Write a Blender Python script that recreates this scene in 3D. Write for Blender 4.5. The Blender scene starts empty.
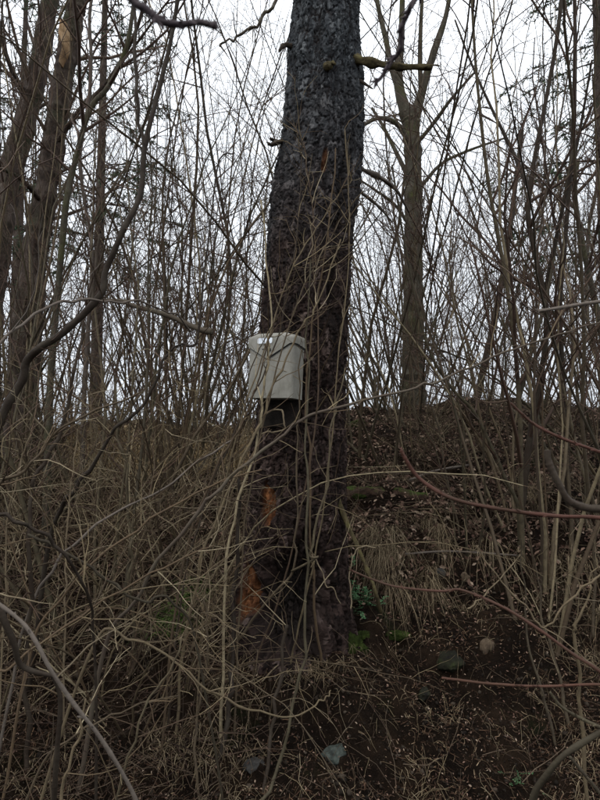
import bpy, bmesh, math, random
import numpy as np
from mathutils import Vector, Matrix

random.seed(7)
rng = np.random.default_rng(11)
S = bpy.context.scene
C = S.collection
R = math.radians

# ------------------------------------------------------------------ camera
PITCH = R(4.0)
EYE = np.array([0.0, 0.0, 1.5])
F = 600.0                                   # focal length in pixels of the 600 x 800 photograph
cam = bpy.data.cameras.new('camera')
cam.sensor_fit = 'VERTICAL'
cam.sensor_height = 34.67
cam.lens = 26.0
cam.clip_start = 0.05
cam.clip_end = 2000
cam.dof.use_dof = True
cam.dof.focus_distance = 3.4
cam.dof.aperture_fstop = 26.0 / 3.0
camo = bpy.data.objects.new('camera', cam)
camo.location = EYE
camo.rotation_euler = (R(90) + PITCH, 0, 0)
C.objects.link(camo)
S.camera = camo

# ------------------------------------------------------------------ sky, sun, exposure
W = bpy.data.worlds.new('World')
S.world = W
W.use_nodes = True
nt = W.node_tree
for n in list(nt.nodes):
    nt.nodes.remove(n)
SUN_EL, SUN_ROT = R(58), R(215)
o_ = nt.nodes.new('ShaderNodeOutputWorld')
bg = nt.nodes.new('ShaderNodeBackground')
sky = nt.nodes.new('ShaderNodeTexSky')
sky.sky_type = 'NISHITA'
sky.sun_disc = False
sky.sun_elevation = SUN_EL
sky.sun_rotation = SUN_ROT
sky.dust_density = 3.0
hs = nt.nodes.new('ShaderNodeHueSaturation')
hs.inputs['Saturation'].default_value = 0.25
mx = nt.nodes.new('ShaderNodeMix')
mx.data_type = 'RGBA'
mx.inputs[0].default_value = 0.9
tcw = nt.nodes.new('ShaderNodeTexCoord')
sxw = nt.nodes.new('ShaderNodeSeparateXYZ')
nt.links.new(tcw.outputs['Generated'], sxw.inputs[0])
crw = nt.nodes.new('ShaderNodeValToRGB')                # overcast sky: brighter toward the zenith
crw.color_ramp.elements[0].color = (.42, .455, .50, 1)
crw.color_ramp.elements[1].color = (.95, .985, 1.03, 1)
nt.links.new(sxw.outputs[2], crw.inputs[0])
scw = nt.nodes.new('ShaderNodeVectorMath')
scw.operation = 'SCALE'
scw.inputs['Scale'].default_value = 22.0
nt.links.new(crw.outputs[0], scw.inputs[0])
nt.links.new(scw.outputs[0], mx.inputs[7])
nt.links.new(sky.outputs[0], hs.inputs['Color'])
nt.links.new(hs.outputs[0], mx.inputs[6])
nt.links.new(mx.outputs[2], bg.inputs['Color'])
bg.inputs['Strength'].default_value = 0.1
nt.links.new(bg.outputs[0], o_.inputs[0])
sl = bpy.data.lights.new('sun', 'SUN')
sl.energy = 1.0
sl.angle = R(20)
sl.color = (1.0, 0.97, 0.93)
so = bpy.data.objects.new('sun', sl)
so.rotation_euler = (R(90) - SUN_EL, 0, R(180) - SUN_ROT)
C.objects.link(so)
S.view_settings.view_transform = 'Standard'
S.view_settings.look = 'None'
S.view_settings.gamma = 1
S.view_settings.exposure = 0.05
S.cycles.max_bounces = 5
S.cycles.diffuse_bounces = 3
S.cycles.glossy_bounces = 2


# ------------------------------------------------------------------ helpers
def P(px, py, d):
    """world point seen at a pixel of the photograph, at distance d in front of the camera"""
    rx, u = (px - 300.0) / F, (400.0 - py) / F
    v = np.array([rx, math.cos(PITCH) - u * math.sin(PITCH), math.sin(PITCH) + u * math.cos(PITCH)])
    return EYE + v * (d / v[1])


_tab = rng.random((64, 64, 64)).astype(np.float32)


def vnoise(p):
    p = np.asarray(p, dtype=np.float64)
    i = np.floor(p).astype(np.int64)
    f = p - i
    f = f * f * (3 - 2 * f)
    r = 0
    for dx in (0, 1):
        wx = f[..., 0] if dx else 1 - f[..., 0]
        for dy in (0, 1):
            wy = f[..., 1] if dy else 1 - f[..., 1]
            for dz in (0, 1):
                wz = f[..., 2] if dz else 1 - f[..., 2]
                r = r + wx * wy * wz * _tab[(i[..., 0] + dx) & 63, (i[..., 1] + dy) & 63, (i[..., 2] + dz) & 63]
    return r * 2 - 1


def fbm(p, octs=4, gain=0.5):
    a, s, r = 1.0, 1.0, 0
    p = np.asarray(p, dtype=np.float64)
    for k in range(octs):
        r = r + a * vnoise(p * s + 17.3 * k)
        a *= gain
        s *= 2.03
    return r


def sstep(a, b, x):
    t = np.clip((x - a) / (b - a), 0, 1)
    return t * t * (3 - 2 * t)


def nrm(v):
    v = np.asarray(v, float)
    return v / max(1e-9, np.linalg.norm(v))


def spline(pts, k=5):
    """Catmull-Rom through the rows of pts"""
    p = np.asarray(pts, float)
    if len(p) < 3:
        t = np.linspace(0, 1, k + 1)[:, None]
        return p[0] * (1 - t) + p[-1] * t
    q = np.vstack([2 * p[0] - p[1], p, 2 * p[-1] - p[-2]])
    out = []
    for i in range(1, len(q) - 2):
        a, b, c, d = q[i - 1], q[i], q[i + 1], q[i + 2]
        for t in np.linspace(0, 1, k, endpoint=False):
            out.append(0.5 * (2 * b + (c - a) * t + (2 * a - 5 * b + 4 * c - d) * t * t + (3 * b - a - 3 * c + d) * t ** 3))
    out.append(p[-1])
    return np.array(out)


def mesh_np(name, verts, quads=None, tris=None, tone=None, smooth=True, uv=None):
    me = bpy.data.meshes.new(name)
    verts = np.asarray(verts, np.float32)
    nq = 0 if quads is None else len(quads)
    ntr = 0 if tris is None else len(tris)
    me.vertices.add(len(verts))
    me.vertices.foreach_set('co', verts.ravel())
    idx, start, tot = [], [], []
    if nq:
        idx.append(np.asarray(quads, np.int32).ravel())
    if ntr:
        idx.append(np.asarray(tris, np.int32).ravel())
    idx = np.concatenate(idx)
    start = np.concatenate([np.arange(nq) * 4, nq * 4 + np.arange(ntr) * 3]).astype(np.int32)
    me.loops.add(len(idx))
    me.loops.foreach_set('vertex_index', idx)
    me.polygons.add(nq + ntr)
    me.polygons.foreach_set('loop_start', start)
    if smooth:
        me.polygons.foreach_set('use_smooth', np.ones(nq + ntr, dtype=bool))
    if tone is not None:
        for an, av in (tone.items() if isinstance(tone, dict) else (('tone', tone),)):
            at = me.attributes.new(an, 'FLOAT', 'POINT')
            at.data.foreach_set('value', np.asarray(av, np.float32))
    me.update(calc_edges=True)
    me.validate()
    return me


def rough_tube(name, p, r, sides=14, amp=.15, freq=14.0, sub=3, seed=0):
    """one tube with an uneven, barky surface"""
    p, r = np.asarray(p, float), np.asarray(r, float)
    n = len(p) * sub
    fi = np.linspace(0, len(p) - 1, n)
    pd = np.stack([np.interp(fi, np.arange(len(p)), p[:, i]) for i in range(3)], -1)
    rd = np.interp(fi, np.arange(len(r)), r)
    T = Tubes()
    T.add(pd, rd, sides=sides)
    v, q, t = T.arrays()
    ring = v.reshape(n, sides, 3)
    L = np.concatenate([[0], np.cumsum(np.linalg.norm(np.diff(pd, axis=0), axis=1))])
    an = np.arange(sides) / sides * 2 * math.pi
    k = fbm(np.stack([np.cos(an)[None] * 2.2 + 0 * L[:, None], np.sin(an)[None] * 2.2 + 0 * L[:, None], L[:, None] * freq + 0 * an[None] + seed * 3.7], -1), 4)
    ring = pd[:, None] + (ring - pd[:, None]) * (1 + amp * k)[..., None]
    return mesh_np(name, ring.reshape(-1, 3), q, tone=t)


class Tubes:
    """collects tapered tubes and makes one mesh of them"""
    def __init__(self):
        self.g = {}
        self.lines = []

    def add(self, pts, r0, r1=None, sides=4, tone=None):
        pts = np.asarray(pts, float)
        n = len(pts)
        r = np.asarray(r0, float) if r1 is None else np.linspace(r0, r1, n)
        if r.ndim == 0:
            r = np.full(n, float(r))
        self.g.setdefault((n, sides), []).append((pts, r, random.random() if tone is None else tone))

    def arrays(self):
        V, Q, T, off = [], [], [], 0
        for (n, s), L in self.g.items():
            p = np.stack([l[0] for l in L])
            r = np.stack([l[1] for l in L])
            tn = np.array([l[2] for l in L])
            t = np.gradient(p, axis=1)
            t /= np.maximum(np.linalg.norm(t, axis=2, keepdims=True), 1e-9)
            ref = np.eye(3)[np.argmin(np.abs(t).max(axis=1), axis=1)][:, None, :]
            u = np.cross(t, np.broadcast_to(ref, t.shape))
            u /= np.maximum(np.linalg.norm(u, axis=2, keepdims=True), 1e-9)
            w = np.cross(t, u)
            a = np.arange(s) / s * 2 * math.pi
            v = p[:, :, None, :] + r[:, :, None, None] * (np.cos(a)[None, None, :, None] * u[:, :, None, :] + np.sin(a)[None, None, :, None] * w[:, :, None, :])
            m = len(L)
            V.append(v.reshape(-1, 3))
            T.append(np.repeat(tn, n * s))
            ids = off + np.arange(m * n * s).reshape(m, n, s)
            q = np.stack([ids[:, :-1, :], np.roll(ids, -1, axis=2)[:, :-1, :], np.roll(ids, -1, axis=2)[:, 1:, :], ids[:, 1:, :]], axis=-1)
            Q.append(q.reshape(-1, 4))
            off += m * n * s
        return np.concatenate(V), np.concatenate(Q), np.concatenate(T)

    def mesh(self, name):
        v, q, t = self.arrays()
        return mesh_np(name, v, q, tone=t)


def link(name, me, mat=None, parent=None, kind=None):
    o = bpy.data.objects.new(name, me)
    if mat is not None and me is not None and not me.materials:
        me.materials.append(mat)
    C.objects.link(o)
    if parent is not None:
        o.parent = parent
    if kind:
        o['kind'] = kind
    return o


def tag(o, label, cat, group=None):
    o['label'] = label
    o['category'] = cat
    if group:
        o['group'] = group
    return o


def empty(name, loc, label, cat, group=None):
    o = bpy.data.objects.new(name, None)
    o.empty_display_size = 0.1
    C.objects.link(o)
    o.location = loc
    return tag(o, label, cat, group)


def copy_tree(root, loc, rz, sc, label=None, group=None, tilt=(0, 0)):
    r = root.copy()
    C.objects.link(r)
    r.location = loc
    r.rotation_euler = (tilt[0], tilt[1], rz)
    r.scale = (sc, sc, sc)
    if label:
        r['label'] = label
    if group:
        r['group'] = group
    for ch in list(root.children):
        c = ch.copy()
        C.objects.link(c)
        c.parent = r
        for g in list(ch.children):
            d = g.copy()
            C.objects.link(d)
            d.parent = c
    return r


# ------------------------------------------------------------------ materials
def mat_new(name):
    m = bpy.data.materials.new(name)
    m.use_nodes = True
    t = m.node_tree
    b = t.nodes['Principled BSDF']
    return m, t, b


def ramp(t, stops, fac):
    r = t.nodes.new('ShaderNodeValToRGB')
    e = r.color_ramp.elements
    while len(e) < len(stops):
        e.new(0.5)
    for i, (p, c) in enumerate(stops):
        e[i].position = p
        e[i].color = (c[0], c[1], c[2], 1)
    t.links.new(fac, r.inputs[0])
    return r.outputs[0]


def noise(t, scale, detail=4, rough=0.6, coord='Object', stretch=None):
    tc = t.nodes.new('ShaderNodeTexCoord')
    n = t.nodes.new('ShaderNodeTexNoise')
    n.inputs['Scale'].default_value = scale
    n.inputs['Detail'].default_value = detail
    n.inputs['Roughness'].default_value = rough
    src = tc.outputs[coord]
    if stretch:
        mp = t.nodes.new('ShaderNodeMapping')
        mp.inputs['Scale'].default_value = stretch
        t.links.new(src, mp.inputs[0])
        src = mp.outputs[0]
    t.links.new(src, n.inputs['Vector'])
    return n.outputs[0]


def mixc(t, fac, a, b, blend='MIX'):
    m = t.nodes.new('ShaderNodeMix')
    m.data_type = 'RGBA'
    m.blend_type = blend
    for s, v in ((0, fac), (6, a), (7, b)):
        if isinstance(v, (int, float)):
            m.inputs[s].default_value = v
        elif isinstance(v, tuple):
            m.inputs[s].default_value = (v[0], v[1], v[2], 1)
        else:
            t.links.new(v, m.inputs[s])
    return m.outputs[2]


def math_n(t, op, a, b=None, clamp=False):
    m = t.nodes.new('ShaderNodeMath')
    m.operation = op
    m.use_clamp = clamp
    for s, v in ((0, a), (1, b)):
        if v is None:
            continue
        if isinstance(v, (int, float)):
            m.inputs[s].default_value = v
        else:
            t.links.new(v, m.inputs[s])
    return m.outputs[0]


def attr(t, name):
    a = t.nodes.new('ShaderNodeAttribute')
    a.attribute_name = name
    return a.outputs['Fac']


def bump(t, b, h, strength=0.4, dist=0.01):
    n = t.nodes.new('ShaderNodeBump')
    n.inputs['Strength'].default_value = strength
    n.inputs['Distance'].default_value = dist
    t.links.new(h, n.inputs['Height'])
    t.links.new(n.outputs[0], b.inputs['Normal'])


WET = .8                                            # rain darkened bark


def wood_mat(name, tones, blotch, scale=40, rough=0.6, fac=0.5, wet=None):
    """bark of thin stems: one tone per stem and per twig, blotches of lichen or wet bark on top"""
    m, t, b = mat_new(name)
    oi = t.nodes.new('ShaderNodeObjectInfo')
    x = math_n(t, 'FRACT', math_n(t, 'ADD', oi.outputs['Random'], math_n(t, 'MULTIPLY', attr(t, 'tone'), 0.6)))
    n = len(tones)
    wet = wet or WET
    tones = [tuple(v_ * wet for v_ in k) for k in tones]
    blotch = tuple(v_ * wet for v_ in blotch)
    c = ramp(t, [((i + 0.5) / n, k) for i, k in enumerate(tones)], x)
    nz = noise(t, scale, 3)
    f = math_n(t, 'MULTIPLY', math_n(t, 'SUBTRACT', nz, 0.42), 3.0 * fac, clamp=True)
    c = mixc(t, f, c, blotch)
    t.links.new(c, b.inputs['Base Color'])
    b.inputs['Roughness'].default_value = rough
    b.inputs['Specular IOR Level'].default_value = 0.07
    bump(t, b, noise(t, scale * 6, 3), 0.5, 0.004)
    return m


M_SAP = wood_mat('sapling_bark', [(.05, .038, .028), (.07, .055, .04), (.09, .07, .05), (.055, .047, .037), (.08, .06, .045)], (.10, .095, .065), 6, wet=1.05)
M_TWIG = wood_mat('twig_bark', [(.055, .036, .027), (.09, .054, .038), (.07, .047, .036), (.11, .075, .052)], (.055, .038, .03), 30, wet=1.05)
M_CANE = wood_mat('cane_bark', [(.08, .055, .033), (.045, .032, .021), (.135, .105, .062), (.032, .023, .017), (.10, .075, .043), (.22, .18, .112), (.06, .04, .027)], (.05, .036, .026), 25, fac=0.7, wet=1.25)
M_CANETWIG = wood_mat('cane_twig_bark', [(.05, .034, .022), (.11, .078, .046), (.034, .024, .017), (.31, .255, .165), (.07, .05, .03), (.18, .14, .082)], (.055, .036, .027), 40, wet=1.35)
M_DARK = wood_mat('dark_wet_bark', [(.03, .022, .017), (.042, .031, .023), (.052, .038, .028)], (.08, .068, .05), 18, 0.6)
M_OLIVE = wood_mat('olive_bark', [(.085, .072, .045), (.125, .10, .062), (.06, .05, .034), (.10, .075, .048)], (.04, .03, .022), 22, fac=.8)
M_RED = wood_mat('red_bark', [(.10, .042, .031), (.085, .042, .031), (.11, .055, .038)], (.05, .036, .024), 9, 0.5, 0.9)
M_TAN = wood_mat('pale_dry_stem', [(.20, .15, .095), (.24, .19, .125), (.17, .13, .08)], (.12, .085, .055), 30)
M_GREY = wood_mat('grey_bark', [(.14, .115, .095), (.17, .14, .115), (.12, .10, .085)], (.08, .062, .05), 20)
M_VIOLET = wood_mat('violet_grey_bark', [(.07, .055, .06), (.085, .065, .07)], (.12, .10, .095), 20)


def simple_mat(name, stops, scale, rough=0.8, bscale=None, bstr=0.5, bdist=0.01, spec=0.06, tone=False):
    m, t, b = mat_new(name)
    f = noise(t, scale, 5, 0.65)
    if tone:
        f = math_n(t, 'FRACT', math_n(t, 'ADD', attr(t, 'tone'), math_n(t, 'MULTIPLY', f, 0.3)))
    t.links.new(ramp(t, stops, f), b.inputs['Base Color'])
    b.inputs['Roughness'].default_value = rough
    b.inputs['Specular IOR Level'].default_value = spec
    if bscale:
        bump(t, b, noise(t, bscale, 5, 0.7), bstr, bdist)
    return m


# ------------------------------------------------------------------ ground
XC = np.array([-1.5, -0.15, 0.75])
COLS = [
    [(2.0, None), (2.5, 830), (3.05, 705), (3.5, 640), (4.2, 575), (5.2, 505), (6.5, 452), (8.0, 430), (10, 425)],
    [(2.0, None), (2.6, 818), (3.12, 672), (3.45, 642), (4.3, 572), (5.2, 508), (6.5, 448), (7.6, 422), (10, 416)],
    [(2.0, None), (2.6, 835), (3.3, 690), (3.85, 585), (4.45, 545), (5.0, 492), (5.7, 468), (7.2, 412), (10, 409)],
]
COLD, COLZ = [], []
for c in COLS:
    COLD.append(np.array([-500, 1.2] + [k[0] for k in c] + [40, 2000]))
    z = [0.0, 0.0] + [(-0.15 if k[1] is None else P(300, k[1], k[0])[2]) for k in c]
    COLZ.append(np.array(z + [z[-1] - 0.1, z[-1] - 0.5]))


def ground_base(x, y):
    x = np.asarray(x, float)
    y = np.asarray(y, float)
    z = [np.interp(y, d, zz) for d, zz in zip(COLD, COLZ)]
    a = sstep(XC[0], XC[1], x)
    b = sstep(XC[1], XC[2], x)
    return z[0] * (1 - a) + z[1] * a * (1 - b) + z[2] * b


def H(x, y, fine=True):
    x = np.asarray(x, float)
    y = np.asarray(y, float)
    o = np.zeros_like(x)
    z = ground_base(x, y) * 0.4 + ground_base(x, y + 0.12) * 0.3 + ground_base(x, y - 0.12) * 0.3
    near = 1 - sstep(9, 30, y)
    z = z + 0.07 * fbm(np.stack([x * 1.1, y * 1.1, o], -1), 3)
    z = z + .13 * sstep(5.5, 7.5, y) * (1 - sstep(11, 20, y)) * fbm(np.stack([x * .9, y * .7, o + 31], -1), 3) - .03 * sstep(5.5, 7.5, y)
    z = z - .13 * sstep(.1, .55, fbm(np.stack([x * 2.3, y * 2.6, o + 77], -1), 3)) * sstep(2.7, 3.0, y) * (1 - sstep(5.2, 6.2, y)) * sstep(.45, .7, np.hypot(x - .02, y - 3.55))
    # dark hollow under the brow of the bank at the right, and one beside the trunk
    z = z - 0.28 * np.exp(-((y - 5.28) / 0.17) ** 2) * sstep(0.75, 1.0, x) * (1 - sstep(1.9, 2.3, x))
    z = z - 0.16 * np.exp(-((y - 3.95) / 0.14) ** 2) * sstep(0.55, 0.8, x) * (1 - sstep(1.2, 1.9, x))
    if fine:
        bank = sstep(2.3, 2.7, y) * near
        z = z + bank * (0.045 * fbm(np.stack([x * 4, y * 4, o + 5], -1), 3) + 0.045 * np.abs(fbm(np.stack([x * 10, y * 10, o + 9], -1), 4)) + 0.014 * fbm(np.stack([x * 45, y * 45, o], -1), 2))
    return z


def Hs(x, y):
    return float(H(np.array([x]), np.array([y]))[0])


def G(px, py, lo=1.6, hi=14):
    """where the line of sight through a pixel meets the ground"""
    d = np.arange(lo, hi, 0.02)
    pts = np.stack([P(px, py, k) for k in d])
    h = H(pts[:, 0], pts[:, 1])
    k = np.argmax(pts[:, 2] < h)
    return np.array([pts[k, 0], pts[k, 1], h[k]])


def axis(dense0, dense1, step, far):
    a = list(np.arange(dense0, dense1, step))
    v, s = dense1, step
    while v < far:
        a.append(v)
        s *= 1.25
        v += s
    a.append(far)
    pre, v, s = [], dense0, step
    while v > -far:
        s *= 1.25
        v -= s
        pre.append(v)
    return np.array(pre[::-1] + a)


gx = axis(-3.2, 3.2, 0.016, 600)
gy = axis(2.25, 7.6, 0.016, 900)
X, Y = np.meshgrid(gx, gy)
Z = H(X.ravel(), Y.ravel()).reshape(X.shape)
ny, nx = X.shape
ids = np.arange(nx * ny).reshape(ny, nx)
q = np.stack([ids[:-1, :-1], ids[:-1, 1:], ids[1:, 1:], ids[1:, :-1]], -1).reshape(-1, 4)
me = mesh_np('ground', np.stack([X, Y, Z], -1).reshape(-1, 3), q)
m, t, b = mat_new('soil')
c = ramp(t, [(.25, (.007, .005, .0038)), (.45, (.015, .010, .007)), (.6, (.030, .019, .012)), (.8, (.055, .035, .022))], noise(t, 5, 7, 0.75))
sp = noise(t, 60, 4, 0.7)
c = mixc(t, math_n(t, 'MULTIPLY', math_n(t, 'SUBTRACT', sp, 0.62), 6, clamp=True), c, (.075, .055, .04))
ms = noise(t, 2.3, 4, 0.6)
c = mixc(t, math_n(t, 'MULTIPLY', math_n(t, 'SUBTRACT', ms, 0.62), 5, clamp=True), c, (.022, .032, .012))
t.links.new(c, b.inputs['Base Color'])
b.inputs['Roughness'].default_value = 0.8
b.inputs['Specular IOR Level'].default_value = 0.04
bump(t, b, noise(t, 70, 7, 0.8), 1.0, 0.04)
go = link('ground', me, m)
go['kind'] = 'structure'

# ------------------------------------------------------------------ the big spruce
EDGE = [(-60, 296, 361), (0, 293, 360), (50, 287, 361), (100, 283, 361), (150, 278, 361), (200, 270, 355), (250, 267, 351), (300, 264, 348), (350, 261, 346), (400, 258, 345),
        (450, 252, 345), (500, 248, 346), (550, 243, 347), (600, 237, 349), (640, 230, 353), (680, 220, 360)]
TD = 3.55
ev = np.array(EDGE, float)
tz = np.array([P(300, k[0], TD)[2] for k in EDGE])
tcx = np.array([P((k[1] + k[2]) / 2, k[0], TD)[0] for k in EDGE])
trd = np.array([(k[2] - k[1]) / 2 / F * np.linalg.norm(P(300, k[0], TD) - EYE) * math.cos(math.atan((400 - k[0]) / F)) for k in EDGE])
o = np.argsort(tz)
tz, tcx, trd = tz[o], tcx[o], trd[o]
ZB, ZT = tz[0], tz[-1]


def trunk_c(z):
    return np.interp(z, tz, tcx)


def trunk_r(z):
    return np.interp(z, tz, trd)


NU, NV = 400, 1150
th = np.arange(NU) / NU * 2 * math.pi
zz = np.linspace(ZB, ZT, NV)
TH, ZZ = np.meshgrid(th, zz)
u = TH * 0.25
v = ZZ.copy()
wu = u + 0.010 * fbm(np.stack([np.cos(TH) * 4, np.sin(TH) * 4, v * 9], -1), 3)
wv = v + 0.014 * fbm(np.stack([np.cos(TH) * 4 + 9, np.sin(TH) * 4, v * 9], -1), 3)


def cells(wu, wv, su, sv, seed):
    n = max(1, int(round(2 * math.pi * 0.25 / su)))
    su = 2 * math.pi * 0.25 / n
    a, b = wu / su, wv / sv
    ia, ib = np.floor(a).astype(int), np.floor(b).astype(int)
    g = np.random.default_rng(seed)
    jx, jy, jr = g.random((256, 512)), g.random((256, 512)), g.random((256, 512))
    f1 = np.full(a.shape, 9.0)
    f2 = np.full(a.shape, 9.0)
    idr = np.zeros(a.shape)
    dy1 = np.zeros(a.shape)
    for da in (-1, 0, 1):
        for db in (-1, 0, 1):
            ca, cb = (ia + da) % n, (ib + db) % 512
            ax = ia + da + 0.1 + 0.8 * jx[ca % 256, cb]
            by = ib + db + 0.1 + 0.8 * jy[ca % 256, cb]
            dd = np.hypot(a - ax, b - by)
            closer = dd < f1
            f2 = np.where(closer, f1, np.minimum(f2, dd))
            idr = np.where(closer, jr[ca % 256, cb], idr)
            dy1 = np.where(closer, b - by, dy1)
            f1 = np.where(closer, dd, f1)
    return f1, f2, idr, dy1


jit = fbm(np.stack([np.cos(TH) * 26, np.sin(TH) * 26, v * 75], -1), 3)
jit2 = fbm(np.stack([np.cos(TH) * 26 + 31, np.sin(TH) * 26, v * 75], -1), 3)
layers = []
for su, sv, sd in ((.020, .036, 3), (.028, .060, 23), (.014, .026, 43)):
    c1, c2, cid, cdy = cells(wu + .0045 * jit + sd * .01, wv + .006 * jit2, su, sv, sd)
    e_ = sstep(0.0, 0.16, c2 - c1)
    tilt = (cid * 7.3) % 1.0 - .35
    layers.append((e_ * (.15 + 1.15 * ((cid * 3.7) % 1.0)) - .75 * tilt * cdy * e_, cid, e_))
plate, idr, edge = layers[0]
for pl, ci, ed in layers[1:]:
    w_ = pl > plate
    plate, idr, edge = np.where(w_, pl, plate), np.where(w_, ci, idr), np.where(w_, ed, edge)
g1, g2, idr2, dz1 = cells(wu + .3 + .006 * jit, wv, 0.045, 0.16, 5)
edge2 = sstep(0.0, 0.13, g2 - g1)
low = 1 - sstep(1.6, 2.7, ZZ)
worn = sstep(.1, .6, fbm(np.stack([np.cos(TH) * 3.5 + 3, np.sin(TH) * 3.5, ZZ * 3.0], -1), 4))
disp = 0.0105 * plate * (1 - .6 * worn) + 0.009 * edge2 * (.3 + .7 * low) * (.5 + idr2) - .006 * worn + 0.014 * fbm(np.stack([np.cos(TH) * 2, np.sin(TH) * 2, ZZ * 2.2], -1), 3) + 0.0035 * jit
edge = np.clip(plate, 0, 1)
disp = (disp - disp.mean()) * 1.3 - .006
# th = -pi/2 faces the camera
lobes = 0.10 * np.maximum(0, np.sin(TH * 3 + 0.6)) + 0.045 * np.sin(TH * 5 + 2.0)
flare = np.exp(-(ZZ - ZB) / 0.2)
rad = trunk_r(ZZ) * (1 + 0.02 * np.sin(TH * 2 + 1)) + lobes * flare + disp


def th_of(px, z):
    x = (px - 300) / F * TD
    s = np.clip((x - trunk_c(z)) / trunk_r(z), -0.98, 0.98)
    return -math.pi / 2 + math.asin(float(s))


def hollow(px, py, wpx, hpx, depth, soft=.75):
    z0 = P(300, py, TD - 0.2)[2]
    a0 = th_of(px, z0) % (2 * math.pi)
    da = (TH - a0 + math.pi) % (2 * math.pi) - math.pi
    dx = da * 0.25 / (wpx / F * TD)
    dz = (ZZ - z0) / (hpx / F * TD)
    rr = np.sqrt(dx ** 2 + dz ** 2) * (1 + 0.25 * fbm(np.stack([np.cos(TH) * 5, np.sin(TH) * 5, ZZ * 6 + px], -1), 3))
    k = 1 - sstep(soft, 1.0, rr)
    return k * depth, k


rot = np.zeros_like(rad)
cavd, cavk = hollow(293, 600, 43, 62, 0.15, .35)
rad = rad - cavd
for (px, py, w, h, dep, s) in ((270, 504, 9, 18, 0.03, 1.0), (250, 592, 11, 29, 0.032, 0.85), (324, 162, 3.5, 14, 0.02, .75), (322, 480, 5, 16, .015, 0.0)):
    d_, k_ = hollow(px, py, w, h, dep)
    rad = rad - d_
    rot = np.maximum(rot, k_ * s)
# knot bulge and ragged dark seam on the right side
z0 = P(300, 195, TD)[2]
rad += 0.03 * np.exp(-((ZZ - z0) / 0.16) ** 2) * np.exp(-(((TH - (-0.35 % (2 * math.pi)) + math.pi) % (2 * math.pi) - math.pi) / 0.4) ** 2)
z1 = P(300, 245, TD)[2]
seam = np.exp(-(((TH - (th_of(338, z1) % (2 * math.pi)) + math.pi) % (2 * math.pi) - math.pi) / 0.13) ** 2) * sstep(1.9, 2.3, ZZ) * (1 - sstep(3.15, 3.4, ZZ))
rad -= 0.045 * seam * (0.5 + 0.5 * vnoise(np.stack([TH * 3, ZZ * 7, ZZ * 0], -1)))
VX = trunk_c(ZZ) + np.cos(TH) * rad
VY = TD + np.sin(TH) * rad
ids = np.arange(NU * NV).reshape(NV, NU)
nxt = np.roll(ids, -1, axis=1)
q = np.stack([ids[:-1], nxt[:-1], nxt[1:], ids[1:]], -1).reshape(-1, 4)
trunk_me = mesh_np('trunk', np.stack([VX, VY, ZZ], -1).reshape(-1, 3), q,
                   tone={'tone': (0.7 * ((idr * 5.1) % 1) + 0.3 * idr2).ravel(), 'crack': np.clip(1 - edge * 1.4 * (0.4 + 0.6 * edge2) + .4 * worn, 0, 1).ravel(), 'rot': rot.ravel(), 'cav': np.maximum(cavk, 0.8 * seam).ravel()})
m, t, b = mat_new('spruce_bark')
geo = t.nodes.new('ShaderNodeNewGeometry')
sx = t.nodes.new('ShaderNodeSeparateXYZ')
t.links.new(geo.outputs['Position'], sx.inputs[0])
hz = math_n(t, 'MULTIPLY', math_n(t, 'SUBTRACT', math_n(t, 'ADD', sx.outputs[2], math_n(t, 'MULTIPLY', noise(t, 3.0, 4), 1.2)), 3.0), 0.8, clamp=True)   # lichen grows on the upper bark
tn = attr(t, 'tone')
grey = ramp(t, [(.1, (.022, .023, .025)), (.45, (.05, .055, .06)), (.75, (.10, .108, .115)), (.97, (.22, .23, .235))], tn)
brown = ramp(t, [(.1, (.0075, .0052, .0045)), (.45, (.019, .0122, .0102)), (.8, (.044, .0285, .024)), (.98, (.12, .088, .076))], tn)
c = mixc(t, hz, brown, mixc(t, 1.0, grey, (.72, .72, .72), 'MULTIPLY'))
n2 = noise(t, 9, 5, .7)
c = mixc(t, math_n(t, 'MULTIPLY', math_n(t, 'SUBTRACT', n2, .56), 5, clamp=True), c, (.015, .012, .0105))
c = mixc(t, math_n(t, 'MULTIPLY', attr(t, 'crack'), .9), c, (.018, .012, .0105))
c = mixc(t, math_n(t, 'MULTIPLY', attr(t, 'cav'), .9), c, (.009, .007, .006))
rn = noise(t, 30, 5, .7, stretch=(1, 1, .2))
rotc = ramp(t, [(.3, (.015, .008, .005)), (.48, (.09, .034, .014)), (.70, (.25, .105, .042))], rn)
c = mixc(t, attr(t, 'rot'), c, rotc)
t.links.new(c, b.inputs['Base Color'])
b.inputs['Roughness'].default_value = .65
b.inputs['Specular IOR Level'].default_value = .06
bump(t, b, noise(t, 160, 5, .7), .6, .006)
M_SPRUCE = m
spruce = empty('spruce_tree', (tcx[0], TD, ZB), 'massive old spruce trunk with flaky bark that carries the grey letterbox', 'tree')


def under(o, root):
    o.matrix_parent_inverse = Matrix.Translation(-Vector(root.location))
    return o


def part(name, me, mat, root, kind=None):
    """a part given in world coordinates under a thing whose origin is its base"""
    o = link(name, me, mat, root, kind)
    if root.type == 'EMPTY':
        off = np.array(root.location, np.float32)
        co = np.empty(len(me.vertices) * 3, np.float32)
        me.vertices.foreach_get('co', co)
        me.vertices.foreach_set('co', (co.reshape(-1, 3) - off).ravel())
    return o


part('trunk', trunk_me, M_SPRUCE, spruce)
# the trunk above the picture, and its crown of needled boughs
T = Tubes()
zt = np.linspace(ZT - 0.02, 19, 14)
sl_ = (tcx[-1] - np.interp(ZT - 1, tz, tcx))
T.add(np.stack([tcx[-1] + sl_ * (zt - ZT), np.full(14, TD), zt], -1), np.linspace(trd[-1] * 1.0, 0.03, 14), sides=24)
up_me = T.mesh('upper_trunk')


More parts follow.
